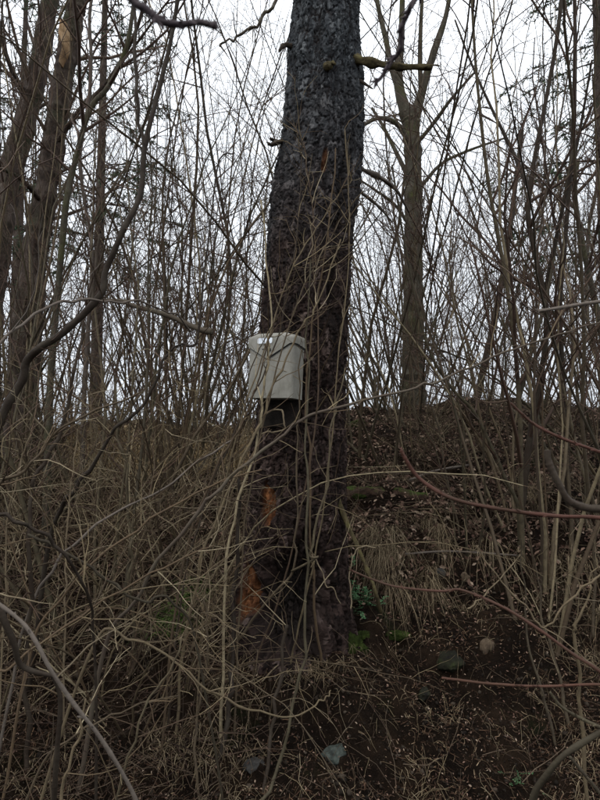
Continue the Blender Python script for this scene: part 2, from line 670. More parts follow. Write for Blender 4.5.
def bough_mesh(name, n_boughs, z0, z1, r0, r1, per, droop, size, seed, skip=0.0):
    """needled spruce boughs round a trunk standing at the origin"""
    g = np.random.default_rng(seed)
    T = Tubes()
    Vs, Ts, Tn, off = [], [], [], 0
    for k in range(n_boughs):
        f = g.random()
        z = z0 + (z1 - z0) * f
        L = (r0 + (r1 - r0) * f) * g.uniform(.65, 1.1)
        a = g.uniform(0, 2 * math.pi)
        s = np.linspace(0, 1, 7)
        d = np.array([math.cos(a), math.sin(a), 0])
        pts = d * (s * L)[:, None] + np.array([0, 0, 1]) * (z + .12 * L * s - droop * L * s * s)[:, None]
        T.add(pts, .018 * L / 2, .003, 4)
        for j in range(int(per * L)):
            sj = g.uniform(.2, 1)
            p = d * sj * L + np.array([0, 0, z + .12 * L * sj - droop * L * sj * sj])
            side = np.cross(d, [0, 0, 1]) * g.choice([-1, 1])
            sd = nrm(side + d * g.uniform(.3, 1.0) + np.array([0, 0, g.uniform(-.8, .1)]))
            sl = g.uniform(.15, .5) * (1.15 - sj) * L * .5 + .1
            tw = p + sd * np.linspace(0, sl, 4)[:, None] + np.array([0, 0, -.25 * sl]) * (np.linspace(0, 1, 4) ** 2)[:, None]
            T.add(tw, .004, .002, 3)
            m_ = int(sl / size * 2.2) + 2
            for q_ in range(m_):
                c_ = tw[0] + (tw[-1] - tw[0]) * g.random()
                e = nrm(g.normal(size=3)) * size
                e2 = nrm(np.cross(e, g.normal(size=3))) * size * .22
                e = e + sd * size * .6
                Vs.append(np.stack([c_ - e2, c_ + e2, c_ + e]))
    v = np.concatenate(Vs)
    nv = len(v)
    return T, v, np.arange(nv).reshape(-1, 3), np.repeat(g.random(nv // 3), 3)


M_NEEDLE = simple_mat('spruce_needles', [(0.1, (.035, .055, .032)), (.5, (.06, .09, .05)), (.9, (.09, .12, .07))], 8, .6, tone=True)
T, v, tr, tn_ = bough_mesh('x', 60, 7.6, 18.5, 3.0, .4, 14, .28, .10, 5)
part('upper_trunk', up_me, M_SPRUCE, spruce)
cr = part('crown', mesh_np('crown', v + np.array([tcx[-1] + sl_ * 6, TD, 1.2]), tris=tr, tone=tn_, smooth=False), M_NEEDLE, spruce)
cr2 = part('boughs', T.mesh('boughs'), M_DARK, spruce, 'stuff')
for vv in (cr2,):
    vv.location = (tcx[-1] + sl_ * 6 - tcx[0], 0, 1.2 - ZB + spruce.location.z)

# broken branch stubs of the spruce
stub_n = 0


def stub(pts, r0, r1, mat, name='branch_stub', sides=9, label=None):
    p = spline(pts, 4)
    rr = np.linspace(r0, r1, len(p)) * (1 + .2 * np.random.default_rng(len(p) + int(p[0][2] * 100)).normal(size=len(p)))
    p = np.vstack([p, p[-1] + (p[-1] - p[-2]) * .15])
    rr = np.append(rr, 0.0005)
    o = part(name, rough_tube(name, p, rr, 14, .3, 16.0, 3, len(p) + p[0][2] * 10), mat, spruce)
    if label:
        o['label'] = label
    return o


m, t, b = mat_new('mossy_dead_wood')
c = ramp(t, [(.3, (.035, .028, .018)), (.55, (.075, .06, .03)), (.75, (.11, .10, .04))], noise(t, 25, 5))
t.links.new(c, b.inputs['Base Color'])
b.inputs['Roughness'].default_value = .8
b.inputs['Specular IOR Level'].default_value = .06
bump(t, b, noise(t, 80, 4), .7, .01)
M_MOSSWOOD = m
stub([P(345, 58, 3.5), P(362, 61, 3.42), P(385, 65, 3.35), P(405, 67, 3.3), P(432, 67, 3.25)], .034, .012, M_MOSSWOOD, 'dead_branch', label='long snapped mossy dead branch of the spruce')
stub([P(424, 67, 3.25), P(434, 65, 3.24), P(440, 66, 3.23)], .006, .003, M_MOSSWOOD)
stub([P(300, 50, 3.5), P(286, 45, 3.42), P(281, 48, 3.38), P(279, 52, 3.37)], .02, .005, M_DARK)
stub([P(290, 140, 3.5), P(278, 142, 3.4), P(271, 145, 3.36), P(267, 142, 3.35)], .022, .004, M_DARK)
stub([P(276, 142, 3.42), P(270, 138, 3.38)], .012, .006, M_DARK)
stub([P(328, 67, 3.4), P(328, 66, 3.3), P(327, 67, 3.26)], .026, .016, M_MOSSWOOD)
stub([P(333, 63, 3.4), P(333, 63, 3.31), P(335, 64, 3.28)], .012, .006, M_MOSSWOOD)
stub([P(350, 75, 3.5), P(362, 82, 3.45), P(373, 89, 3.4)], .012, .004, M_DARK)
stub([P(352, 164, 3.6), P(368, 172, 3.7), P(384, 180, 3.8), P(398, 192, 3.9), P(409, 212, 4.0)], .022, .006, M_GREY, 'dead_branch')
stub([P(350, 185, 3.6), P(366, 196, 3.7), P(380, 208, 3.8), P(392, 222, 3.9)], .016, .004, M_GREY, 'dead_branch')
# roots
for pts, r0, r1 in (([P(338, 500, 3.45), P(350, 530, 3.36), P(364, 562, 3.3), P(375, 590, 3.25), P(381, 612, 3.3)], .015, .010),):
    stub(pts, r0, r1, M_MOSSWOOD if r0 < .03 else M_SPRUCE, 'root')

# ------------------------------------------------------------------ letterbox
m, t, b = mat_new('letterbox_plastic')
c = ramp(t, [(.3, (.17, .16, .13)), (.55, (.245, .232, .195)), (.8, (.30, .285, .245))], noise(t, 7, 6, .7))
dr = noise(t, 26, 6, .75, stretch=(1, 1, .35))
c = mixc(t, math_n(t, 'MULTIPLY', math_n(t, 'SUBTRACT', dr, .48), 3.4, clamp=True), c, (.135, .125, .092))
sp = noise(t, 130, 3, .6)
c = mixc(t, math_n(t, 'MULTIPLY', math_n(t, 'SUBTRACT', sp, .6), 5, clamp=True), c, (.13, .12, .09))
t.links.new(c, b.inputs['Base Color'])
b.inputs['Roughness'].default_value = .5
bump(t, b, noise(t, 50, 3), .15, .004)
M_BOX = m
BW, BD, BH = .282, .112, .352
box = empty('letterbox', (-0.168, 3.185, P(270, 398, 3.19)[2]), 'dirty grey beige plastic letterbox with pointed flap fixed to the spruce trunk', 'letterbox')
box.rotation_euler = (R(-2), R(2.0), R(-29))


def wrap_profile(off, rc=.017, n=8, back=BD):
    """plan of the box from its back left edge round the front to the back right edge"""
    hw, hd = BW / 2 + off, off
    pts = [(-hw, back, 0.0)]
    for k in range(6):
        pts.append((-hw, back - (back - rc) * (k + 1) / 6 - 0.0, 0))
    for k in range(1, n + 1):
        a = math.pi + (math.pi / 2) * k / n
        pts.append((-hw + rc + rc * math.cos(a) , rc - hd + rc * math.sin(a), 0))
    for k in range(1, 24):
        pts.append((-hw + rc + (2 * hw - 2 * rc) * k / 24, -hd, 0))
    for k in range(0, n + 1):
        a = 1.5 * math.pi + (math.pi / 2) * k / n
        pts.append((hw - rc + rc * math.cos(a), rc - hd + rc * math.sin(a), 0))
    for k in range(6):
        pts.append((hw, rc + (back - rc) * (k + 1) / 6, 0))
    return np.array(pts)


def shell(rows, close_top=True, close_bottom=False):
    bm = bmesh.new()
    vr = [[bm.verts.new(p) for p in r] for r in rows]
    n = len(rows[0])
    for a, b_ in zip(vr[:-1], vr[1:]):
        for i in range(n - 1):
            bm.faces.new((a[i], a[i + 1], b_[i + 1], b_[i]))
        bm.faces.new((a[n - 1], a[0], b_[0], b_[n - 1]))
    if close_top:
        bm.faces.new(vr[-1])
    if close_bottom:
        bm.faces.new(vr[0][::-1])
    bmesh.ops.recalc_face_normals(bm, faces=bm.faces)
    me = bpy.data.meshes.new('shell')
    bm.to_mesh(me)
    bm.free()
    me.polygons.foreach_set('use_smooth', np.ones(len(me.polygons), dtype=bool))
    me.set_sharp_from_angle(angle=R(38))
    return me


pr = wrap_profile(0)
rows = []
inner = pr.copy()
inner[:, 0] *= .96
inner[:, 1] = np.maximum(inner[:, 1], 0) * .97 + .004
for z, s in ((.0, 1), (.02, 1), (.08, 1), (.16, 1), (.19, 1), (.33, 1)):
    r = pr.copy()
    r[:, 2] = z
    rows.append(r)
r0_ = inner.copy()
r0_[:, 2] = .0
r1_ = inner.copy()
r1_[:, 2] = .05
body = shell([r1_, r0_] + rows, True, True)
body.name = 'body'
link('body', body, M_BOX, box)
po = wrap_profile(.009, back=BD - .004)
fr = np.clip(np.abs(po[:, 0]) / (BW / 2), 0, 1)
line = .212 + .078 * np.clip(np.abs(po[:, 0] + .02) / (BW / 2), 0, 1)
line = np.where(po[:, 1] > .03, line - .16 * (po[:, 1] - .03), line)
rows = []
pin = wrap_profile(.0015, back=BD - .004)
a = pin.copy()
a[:, 2] = line + .008
rows.append(a)
a = pin.copy()
a[:, 2] = line
rows.append(a)
for k in range(0, 7):
    f = k / 6
    a = po.copy()
    a[:, 2] = line * (1 - f) + (BH - .035) * f
    rows.append(a)
for k in range(1, 7):
    an = k / 6 * math.pi / 2
    ins = .020 * (1 - math.cos(an))
    a = po.copy()
    cx = np.clip(a[:, 0], -(BW / 2 - .03), BW / 2 - .03)
    a[:, 0] = a[:, 0] * (1 - ins / (BW / 2 + .007) * 1.15)
    a[:, 1] = a[:, 1] + ins * np.clip((BD - a[:, 1]) / BD, 0, 1)
    a[:, 2] = BH - .035 + .035 * math.sin(an) - .012 * sstep(.70, 1.0, np.abs(po[:, 0]) / (BW / 2)) * math.sin(an)
    rows.append(a)
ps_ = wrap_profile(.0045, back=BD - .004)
gap_shadow_rows = []  # added black strip imitating the shaded gap under the flap edge
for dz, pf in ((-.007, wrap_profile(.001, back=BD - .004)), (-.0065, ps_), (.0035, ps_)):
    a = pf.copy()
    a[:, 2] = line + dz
    gap_shadow_rows.append(a)
gap_shadow = shell(gap_shadow_rows, False, False)
gap_shadow.name = 'flap_gap_shadow'
lid = shell(rows, True, False)
lid.name = 'flap'
flap = link('flap', lid, M_BOX, box)


def plate(name, w, h, th_, rc, loc, mat, parent, tilt=0):
    bm = bmesh.new()
    ring = []
    for cx, cz, a0 in ((w / 2 - rc, h / 2 - rc, 0), (-w / 2 + rc, h / 2 - rc, 90), (-w / 2 + rc, -h / 2 + rc, 180), (w / 2 - rc, -h / 2 + rc, 270)):
        for k in range(5):
            a = R(a0 + 90 * k / 4)
            ring.append((cx + rc * math.cos(a), cz + rc * math.sin(a)))
    f_ = [bm.verts.new((x, -th_, z)) for x, z in ring]
    e_ = [bm.verts.new((x * 1.02, -th_ * .5, z * 1.02)) for x, z in ring]
    k_ = [bm.verts.new((x * 1.02, 0.004, z * 1.02)) for x, z in ring]
    n = len(ring)
    bm.faces.new(f_)
    for A, B in ((f_, e_), (e_, k_)):
        for i in range(n):
            bm.faces.new((A[i], A[(i + 1) % n], B[(i + 1) % n], B[i]))
    bmesh.ops.recalc_face_normals(bm, faces=bm.faces)
    me = bpy.data.meshes.new(name)
    bm.to_mesh(me)
    bm.free()
    o = link(name, me, mat, parent)
    o.location = loc
    o.rotation_euler = (tilt, 0, 0)
    return o


m, t, b = mat_new('name_window_sky_tint')
t.links.new(ramp(t, [(.3, (.62, .67, .74)), (.6, (.80, .84, .88))], noise(t, 30, 3)), b.inputs['Base Color'])  # white plate, bluish sky reflection painted into its colour
b.inputs['Roughness'].default_value = .12
b.inputs['Specular IOR Level'].default_value = .7
M_LABEL = m
m, t, b = mat_new('gap_and_slot_black')  # flat black for the flap's painted gap shadow and the pull slots
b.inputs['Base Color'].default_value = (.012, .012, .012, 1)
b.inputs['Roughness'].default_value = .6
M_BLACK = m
M_BOARD = simple_mat('black_stained_board', [(.3, (.008, .007, .006)), (.7, (.028, .022, .018))], 18, .8, 60)
plate('name_plate', .092, .030, .003, .008, (-.035, -.0095, .308), M_LABEL, box)
plate('name_plate_frame', .104, .041, .0015, .010, (-.035, -.0092, .308), M_BOX, box)
plate('pull_slot', .055, .007, .002, .003, (-.022, -.0095, .262), M_BLACK, box)
plate('pull_slot', .022, .010, .004, .003, (-.005, -.0098, .256), M_BLACK, box)
link('flap_gap_shadow', gap_shadow, M_BLACK, box)
# board that carries the box, showing below it
bm = bmesh.new()
bmesh.ops.create_cube(bm, size=1)
for v_ in bm.verts:
    v_.co = Vector((v_.co.x * .235, BD + .019 + v_.co.z * 0 + v_.co.y * .03, .07 + v_.co.z * .44))
bmesh.ops.bevel(bm, geom=list(bm.edges), offset=.004, segments=2, affect='EDGES')
me = bpy.data.meshes.new('mounting_board')
bm.to_mesh(me)
bm.free()
link('mounting_board', me, M_BOARD, box)

# ------------------------------------------------------------------ growth
def wander(g, p, d, L, n, wig, upw=0.0, droop=0.0):
    pts = [np.array(p, float)]
    d = nrm(d)
    st = L / n
    for k in range(n):
        d = nrm(d + g.normal(size=3) * wig + np.array([0, 0, upw - droop * (k / n)]))
        pts.append(pts[-1] + d * st)
    return np.array(pts)


def at(pts, f):
    x = f * (len(pts) - 1)
    i = min(int(x), len(pts) - 2)
    w = x - i
    return pts[i] * (1 - w) + pts[i + 1] * w, nrm(pts[i + 1] - pts[i])


def side_dir(g, t, ang):
    a = nrm(np.cross(t, g.normal(size=3)))
    return t * math.cos(ang) + a * math.sin(ang)


def sprout(g, T, pts, r0, r1, levels, depth=0):
    """branches and twigs along a line; levels = [(per metre, t0, angle, length, thickness, wiggle, up, points, sides)]"""
    if depth >= len(levels):
        return
    per, t0, ang, ln, thick, wig, up, n, sides = levels[depth]
    L = float(np.sum(np.linalg.norm(np.diff(pts, axis=0), axis=1)))
    k = int(per * L + g.random())
    for _ in range(k):
        f = t0 + (1 - t0) * g.random() ** .9
        p, tg = at(pts, f)
        rr = r0 + (r1 - r0) * f
        d = side_dir(g, tg, R(ang) * g.uniform(.6, 1.4))
        l_ = ln * g.uniform(.35, 1.25) * (1.15 - .5 * f)
        q_ = wander(g, p, d, l_, n, wig, up)
        a_ = max(.0011, min(rr * .75, thick * g.uniform(.7, 1.2)))
        T.add(q_, a_, max(.0008, a_ * .3), sides)
        sprout(g, T, q_, a_, a_ * .3, levels, depth + 1)


def lvl_sap(s=1.0):
    return [(3.2 * s, .12, 52, 1.9, .010, .14, .04, 6, 4), (4.4 * s, .12, 52, .75, .0048, .18, .03, 4, 3), (4.0, .1, 52, .28, .0028, .2, .0, 3, 3)]


saps = []
for k in range(10):
    g = np.random.default_rng(100 + k)
    hgt = g.uniform(8.0, 13.0)
    r = g.uniform(.011, .032)
    line = wander(g, (0, 0, -.15), (g.normal() * .16, g.normal() * .16, 1), hgt, 14, .085, .03)
    T = Tubes()
    T.add(line, r * 1.1 * (np.linspace(1, .16, 15) ** .85), sides=7)
    B = Tubes()
    if k % 3 == 0:
        p, tg = at(line, .3)
        fk = wander(g, p, side_dir(g, tg, R(22)), hgt * .6, 10, .05, .08)
        B.add(fk, r * .6, r * .12, 6)
        sprout(g, B, fk, r * .6, .004, lvl_sap(.8))
    sprout(g, B, line, r, r * .15, lvl_sap())
    saps.append((T.mesh('trunk'), B.mesh('crown')))

shrubs = []
for k in range(9):
    g = np.random.default_rng(200 + k)
    st = []
    B = Tubes()
    for j in range(int(g.integers(6, 11))):
        a = g.uniform(0, 2 * math.pi)
        sp = g.uniform(.05, .38)
        L = g.uniform(1.8, 4.2)
        r = g.uniform(.006, .014)
        ln = wander(g, (math.cos(a) * .09, math.sin(a) * .09, -.1), (math.cos(a) * sp, math.sin(a) * sp, 1), L, 12, .10, .0)
        T = Tubes()
        T.add(ln, r, .0022, 5)
        st.append(T.mesh('stem'))
        sprout(g, B, ln, r, .002, [(3.6, .15, 38, .75, .0052, .13, .05, 5, 3), (4.2, .1, 45, .30, .0027, .16, .03, 3, 3)])
    shrubs.append((st, B.mesh('twigs')))

for k in range(7):                                       # taller shrubs, arching outward
    g = np.random.default_rng(250 + k)
    st = []
    B = Tubes()
    for j in range(int(g.integers(4, 7))):
        a = g.uniform(0, 2 * math.pi)
        sp = g.uniform(.1, .7)
        L = g.uniform(4.0, 7.0)
        r = g.uniform(.008, .017)
        ln = wander(g, (math.cos(a) * .09, math.sin(a) * .09, -.1), (math.cos(a) * sp, math.sin(a) * sp, 1), L, 14, .085, .0)
        T = Tubes()
        T.add(ln, r, .002, 5)
        st.append(T.mesh('stem'))
        sprout(g, B, ln, r, .002, [(2.6, .2, 40, 1.0, .0055, .13, .03, 6, 3), (3.6, .1, 48, .38, .003, .17, .02, 4, 3), (2.5, .1, 48, .16, .002, .17, .0, 2, 3)])
    shrubs.append((st, B.mesh('twigs')))

tangles = []
for k in range(10):
    g = np.random.default_rng(300 + k)
    st = []
    B = Tubes()
    for j in range(int(g.integers(7, 12))):
        a = g.uniform(0, 2 * math.pi)
        sp = g.uniform(.3, 1.3)
        L = g.uniform(1.2, 2.7)
        r = g.uniform(.0038, .0085)
        ln = wander(g, (math.cos(a) * .12, math.sin(a) * .12, -.05), (math.cos(a) * sp, math.sin(a) * sp, 1), L, 14, .10, .0, g.uniform(.05, .22))
        T = Tubes()
        T.add(ln, r, .0016, 5)
        st.append(T.mesh('cane'))
        sprout(g, B, ln, r, .0016, [(5.0, .1, 50, .48, .0034, .2, .0, 5, 3), (5.0, .1, 55, .2, .002, .25, .0, 3, 3)])
    tangles.append((st, B.mesh('twigs')))


def proto(kind, k, label, cat, group, loc, rz, sc, tilt=(0, 0), mats=None):
    """first of its kind: an Empty with its parts"""
    if kind == 'sapling':
        r = empty('bare_sapling', loc, label, cat, group)
        tm, cm = saps[k]
        link('trunk', tm, M_SAP, r)
        link('crown', cm, M_TWIG, r, 'stuff')
    else:
        src, nm, pn = (shrubs, 'bare_shrub', 'stem') if kind == 'shrub' else (tangles, 'bramble_bush', 'cane')
        r = empty(nm, loc, label, cat, group)
        for sm in src[k][0]:
            link(pn, sm, M_OLIVE if (kind == 'shrub' and k % 2) else M_CANE, r)
        link('twigs', src[k][1], M_CANETWIG if kind != 'shrub' else M_TWIG, r, 'stuff')
    r.rotation_euler = (tilt[0], tilt[1], rz)
    r.scale = (sc, sc, sc)
    return r


_proto = {}


def place(kind, k, x, y, label, cat, group, sc=1.0, rz=None, tilt=(0, 0)):
    rz = random.uniform(0, 6.28) if rz is None else rz
    loc = (x, y, Hs(x, y))
    if (kind, k) not in _proto:
        _proto[(kind, k)] = proto(kind, k, label, cat, group, loc, rz, sc, tilt)
        return _proto[(kind, k)]
    return copy_tree(_proto[(kind, k)], loc, rz, sc, label, group, tilt)


def scatter(n, px0, px1, d0, d1, mind, seed, avoid=()):
    g = np.random.default_rng(seed)
    pts, tries = [], 0
    while len(pts) < n and tries < 8000:
        tries += 1
        d = math.sqrt(g.uniform(d0 * d0, d1 * d1))
        px = g.uniform(px0, px1)
        x = (px - 300) / F * d
        if any((x - a) ** 2 + (d - b_) ** 2 < mind * mind for a, b_ in pts):
            continue
        if any((x - a) ** 2 + (d - b_) ** 2 < c_ * c_ for a, b_, c_ in avoid):
            continue
        pts.append((x, d))
    return pts, g


LZ = [(8, 'at the left picture edge'), (45, 'by the scarred tree'), (80, 'by the straight grey tree'), (118, 'by the curving dark sapling'), (165, 'by the broken limb'), (212, 'beyond the broken limb'), (345, 'just left of the spruce')]
RZ = [(392, 'just right of the spruce'), (432, 'by the forked tree'), (476, 'right of the forked tree'), (512, 'by the slim leaning trunk'), (548, 'by the olive young tree'), (585, 'by the straight dark sapling'), (9999, 'at the right picture edge')]


def where(x, y):
    px = x / y * F + 300
    return next(t_ for lim, t_ in (LZ if px < 300 else RZ) if px < lim)


def lean(tl, sc, k):
    a_ = 'leaning left' if tl < -.06 else ('leaning right' if tl > .06 else 'nearly upright')
    return a_


# young trees beyond the crest
for (px0, px1, n, seed, side) in ((-60, 265, 36, 1, 'left of the big spruce'), (345, 660, 34, 2, 'right of the big spruce')):
    pts, g = scatter(n, px0, px1, 9.0, 27, .55, seed)
    for i, (x, y) in enumerate(pts):
        k_, sc_, t1, t2 = int(g.integers(10)), g.uniform(.8, 1.25), g.normal() * .07, g.normal() * .15
        lab = 'sapling ' + lean(t2, sc_, k_) + ', ' + ('front' if y < 14 else 'middle' if y < 21 else 'back') + ' row, ' + where(x, y)
        place('sapling', k_, x, y, lab, 'sapling', 'saplings beyond the crest ' + side, sc_, tilt=(t1, t2))
# upright shrubs on the crest and the bank
for (px0, px1, n, d0, d1, seed, txt) in ((-40, 255, 16, 4.8, 8.8, 3, 'bare many stemmed shrub on the crest left of the spruce'), (350, 640, 13, 5.8, 9.2, 4, 'bare many stemmed shrub on the crest right of the spruce'), (455, 660, 6, 3.4, 5.2, 5, 'upright bare shrub growing on the grassy bank at the right')):
    pts, g = scatter(n, px0, px1, d0, d1, .35, seed, [(0, TD, .8)])
    for x, y in pts:
        k_ = int(g.integers(16))
        tall = 'tall ' if k_ >= 9 else 'low '
        place('shrub', k_, x, y, tall + ('near bank shrub, ' if y < 5.3 and x > 0 else 'bare shrub, front of crest, ' if y < 6.8 else 'bare shrub, back of crest, ') + where(x, y), 'shrub', txt.replace('bare many stemmed shrub', 'bare shrubs').replace('upright bare shrub growing', 'upright shrubs'), g.uniform(.75, 1.1))
# tall thin shrubs nearer the lane, their twigs crossing the sky
for (px0, px1, n, d0, d1, seed, txt, grp) in ((-60, 120, 10, 3.4, 5.4, 31, 'tall twiggy shrub before the left trees, ', 'tall shrubs at the left'), (125, 262, 9, 5.0, 8.0, 32, 'tall twiggy shrub on the left crest, ', 'tall shrubs on the left crest'),
                                              (352, 470, 7, 5.2, 8.0, 33, 'tall twiggy shrub on the right crest, ', 'tall shrubs on the right crest'), (475, 660, 9, 3.8, 6.0, 34, 'tall twiggy shrub on the right bank, ', 'tall shrubs on the right bank')):
    pts, g = scatter(n, px0, px1, d0, d1, .3, seed, [(0, TD, .9)])
    for x, y in pts:
        place('shrub', int(g.integers(9, 16)), x, y, txt + where(x, y), 'shrub', grp, g.uniform(.8, 1.15))
# tangle of canes on the left slope and along its crest
for (px0, px1, n, d0, d1, seed, txt, grp, s0, s1) in (
        (-60, 225, 22, 3.0, 4.6, 6, 'arching leafless bramble bush on the slope left of the spruce', 'brambles on the left slope', .55, 1.0),
        (-60, 250, 15, 4.6, 7.5, 7, 'arching leafless bramble bush along the crest left of the spruce', 'brambles on the left crest', .5, .95),
        (350, 650, 16, 5.4, 7.6, 8, 'low leafless bramble bush along the crest right of the spruce', 'brambles on the right crest', .3, .55),
        (470, 660, 7, 3.6, 5.0, 9, 'low leafless bramble bush on the bank at the right', 'brambles on the right bank', .35, .6)):
    pts, g = scatter(n, px0, px1, d0, d1, .22, seed, [(0, TD, .55)])
    for x, y in pts:
        frac = (y - d0) / (d1 - d0)
        lab = ('large' if g.random() < .5 else 'small') + ' bramble, ' + ('left slope' if 'left slope' in txt else 'left crest' if 'left of' in txt else 'right crest' if 'crest' in txt else 'right bank') + (', front row, ' if frac < .33 else ', middle row, ' if frac < .67 else ', back row, ') + where(x, y)
        place('bramble', int(g.integers(10)), x, y, lab, 'bramble', grp, g.uniform((s0 + s1) / 2, s1) if lab.startswith('large') else g.uniform(s0, (s0 + s1) / 2))

# far thicket, nobody could count it
g = np.random.default_rng(55)
T = Tubes()
for k in range(70):
    d = g.uniform(28, 60)
    x = g.uniform(-.62, .62) * d
    z = Hs(x, d)
    hgt = g.uniform(4, 10)
    ln = wander(g, (x, d, z), (g.normal() * .1, g.normal() * .1, 1), hgt, 6, .06, .05)
    r = g.uniform(.02, .05)
    T.add(ln, r, .012, 4)
    sprout(g, T, ln, r, .012, [(2.6, .05, 38, 2.2, .02, .12, .08, 4, 3), (2.4, .1, 42, .9, .011, .12, .05, 2, 3)])
link('far_thicket', T.mesh('far_thicket'), M_TWIG, None, 'stuff')

# ------------------------------------------------------------------ larger trees
def tree(name, label, cat, axis_px, d, mat, limbs=(), levels=None, sides=14, seed=1, rough=.05, group=None, root=True):
    """axis_px: rows (px, py, width in px) of the trunk, top to bottom"""
    g = np.random.default_rng(seed)
    a = np.array(axis_px, float)
    pts = np.stack([P(k[0], k[1], d) for k in a])[::-1]
    rr = np.array([k[2] / 2 / F * d for k in a])[::-1] * (.68 if name == 'slender_tree' else 1)
    if root:
        bx, by = pts[0][0], pts[0][1]
        pts = np.vstack([[bx, by, min(pts[0][2] - .1, Hs(bx, by)) - .1], pts])
        rr = np.append(rr[0] * 1.25, rr)
    p = spline(pts, 8)
    r = np.interp(np.arange(len(p)) / 8, np.arange(len(rr)), rr)
    r = r * (1 + rough * g.normal(size=len(r)))
    e = empty(name, tuple(p[0]), label, cat, group)
    T = Tubes()
    nn_ = len(p) * (6 if sides > 12 else 2)
    fi = np.linspace(0, len(p) - 1, nn_)
    pd = np.stack([np.interp(fi, np.arange(len(p)), p[:, i]) for i in range(3)], -1)
    rd = np.interp(fi, np.arange(len(p)), r)
    sd_ = 40 if sides > 12 else 12
    T.add(pd, rd, sides=sd_)
    tv, tq, tt = T.arrays()
    ring = tv.reshape(nn_, sd_, 3)
    rid = fbm(np.stack([(ring[..., 0] - pd[:, None, 0]) / rd[:, None, None][..., 0] * 3.2, (ring[..., 1] - pd[:, None, 1]) / rd[:, None, None][..., 0] * 3.2, ring[..., 2] * 4.0 + seed], -1), 4)
    ring = pd[:, None] + (ring - pd[:, None]) * (1 + .13 * rid)[..., None]
    part('trunk', mesh_np('trunk', ring.reshape(-1, 3), tq, tone=tt), mat, e)
    B = Tubes()
    if levels:
        sprout(g, B, p, r[0], r[-1], levels)
    for lb in limbs:
        lp = spline(np.stack([P(k[0], k[1], d + (k[3] if len(k) > 3 else 0)) for k in lb]), 6)
        lr = np.interp(np.linspace(0, len(lb) - 1, len(lp)), np.arange(len(lb)), [k[2] / 2 / F * d for k in lb])
        L = Tubes()
        L.add(lp, lr, sides=8)
        part('limb', L.mesh('limb'), mat, e)
        if levels:
            sprout(g, B, lp, lr[0] * .7, lr[-1] * .7, levels[1:] if len(levels) > 2 else levels)
    if B.g:
        part('crown', B.mesh('crown'), M_TWIG, e, 'stuff')
    return e


def tree_bark(name, a, b_, c_, moss, sc=14):
    m, t, b = mat_new(name)
    c = ramp(t, [(.3, a), (.5, b_), (.72, c_)], noise(t, sc, 6, .7, stretch=(1, 1, .35)))
    c = mixc(t, math_n(t, 'MULTIPLY', math_n(t, 'SUBTRACT', noise(t, 3.5, 4), .5), 5, clamp=True), c, moss)
    t.links.new(c, b.inputs['Base Color'])
    b.inputs['Roughness'].default_value = .75
    b.inputs['Specular IOR Level'].default_value = .06
    bump(t, b, noise(t, 40, 5, .7, stretch=(1, 1, .3)), 1.0, .03)
    return m


M_ASH = tree_bark('mossy_tree_bark', (.045, .04, .03), (.085, .075, .055), (.125, .11, .085), (.075, .075, .03))
M_LEFTB = tree_bark('brown_tree_bark', (.03, .024, .02), (.075, .056, .045), (.15, .12, .10), (.05, .05, .03))
LV = [(1.6, .1, 45, 1.8, .02, .12, .06, 6, 4), (3.0, .1, 45, .7, .008, .15, .05, 4, 3), (3.0, .1, 45, .3, .004, .16, .02, 3, 3)]
tree('forked_tree', 'mossy forked tree standing on the crest right of the spruce', 'tree',
     [(405, 110, 15), (411, 122, 18), (413, 150, 17), (413, 200, 17), (413, 260, 18), (413, 320, 20), (413, 370, 22), (414, 410, 25)], 9.0, M_ASH,
     [[(406, 112, 14), (400, 92, 11), (398, 70, 10), (401, 45, 7), (402, 15, 6), (403, -40, 5)],
      [(414, 118, 13), (421, 95, 9), (428, 70, 8), (436, 48, 6), (446, 15, 5), (456, -40, 4)],
      [(401, 96, 7, .1), (392, 70, 6, .2), (386, 40, 6, .3), (378, 5, 5, .4), (372, -40, 4, .5)],
      [(421, 90, 5, -.1), (420, 60, 5, -.2), (421, 20, 4, -.3), (424, -30, 3, -.4)],
      [(411, 148, 6, -.2), (398, 125, 5, -.4), (380, 118, 4, -.5), (362, 126, 3, -.6)],
      [(412, 185, 6, .2), (400, 160, 5, .3), (384, 128, 4, .5), (372, 108, 3, .6)],
      [(416, 145, 4, -.2), (436, 120, 4, -.4), (452, 98, 3, -.6), (475, 72, 2, -.7)],
      [(415, 195, 4, .2), (440, 165, 3.5, .3), (470, 150, 3, .4), (505, 138, 2, .5)],
      [(412, 230, 4, -.2), (395, 205, 3, -.3), (375, 190, 2.5, -.5), (360, 180, 2, -.6)]],
     [(1.0, .3, 45, 1.5, .015, .12, .06, 6, 4)] + LV[1:], seed=4)
tree('leaning_tree', 'brown barked tree leaning right at the far left edge behind the brambles', 'tree',
     [(64, -60, 15), (54, -20, 16), (47, 15, 17), (40, 60, 18), (31, 100, 19), (20, 140, 21), (8, 185, 23), (-4, 250, 25), (-14, 340, 27)], 6.6, M_LEFTB,
     [[(30, 100, 6), (12, 70, 5, -.3), (0, 30, 4, -.5), (-6, -30, 3, -.7)], [(16, 150, 5), (36, 110, 4, .3), (70, 96, 3, .5)]], LV, seed=6)
B_AX = [(88, -60, 17), (80, -20, 18), (75, 10, 19), (70, 36, 19), (66, 60, 19), (60, 100, 20), (54, 140, 22), (49, 175, 22), (42, 215, 23), (34, 260, 24), (27, 330, 27), (22, 400, 30)]
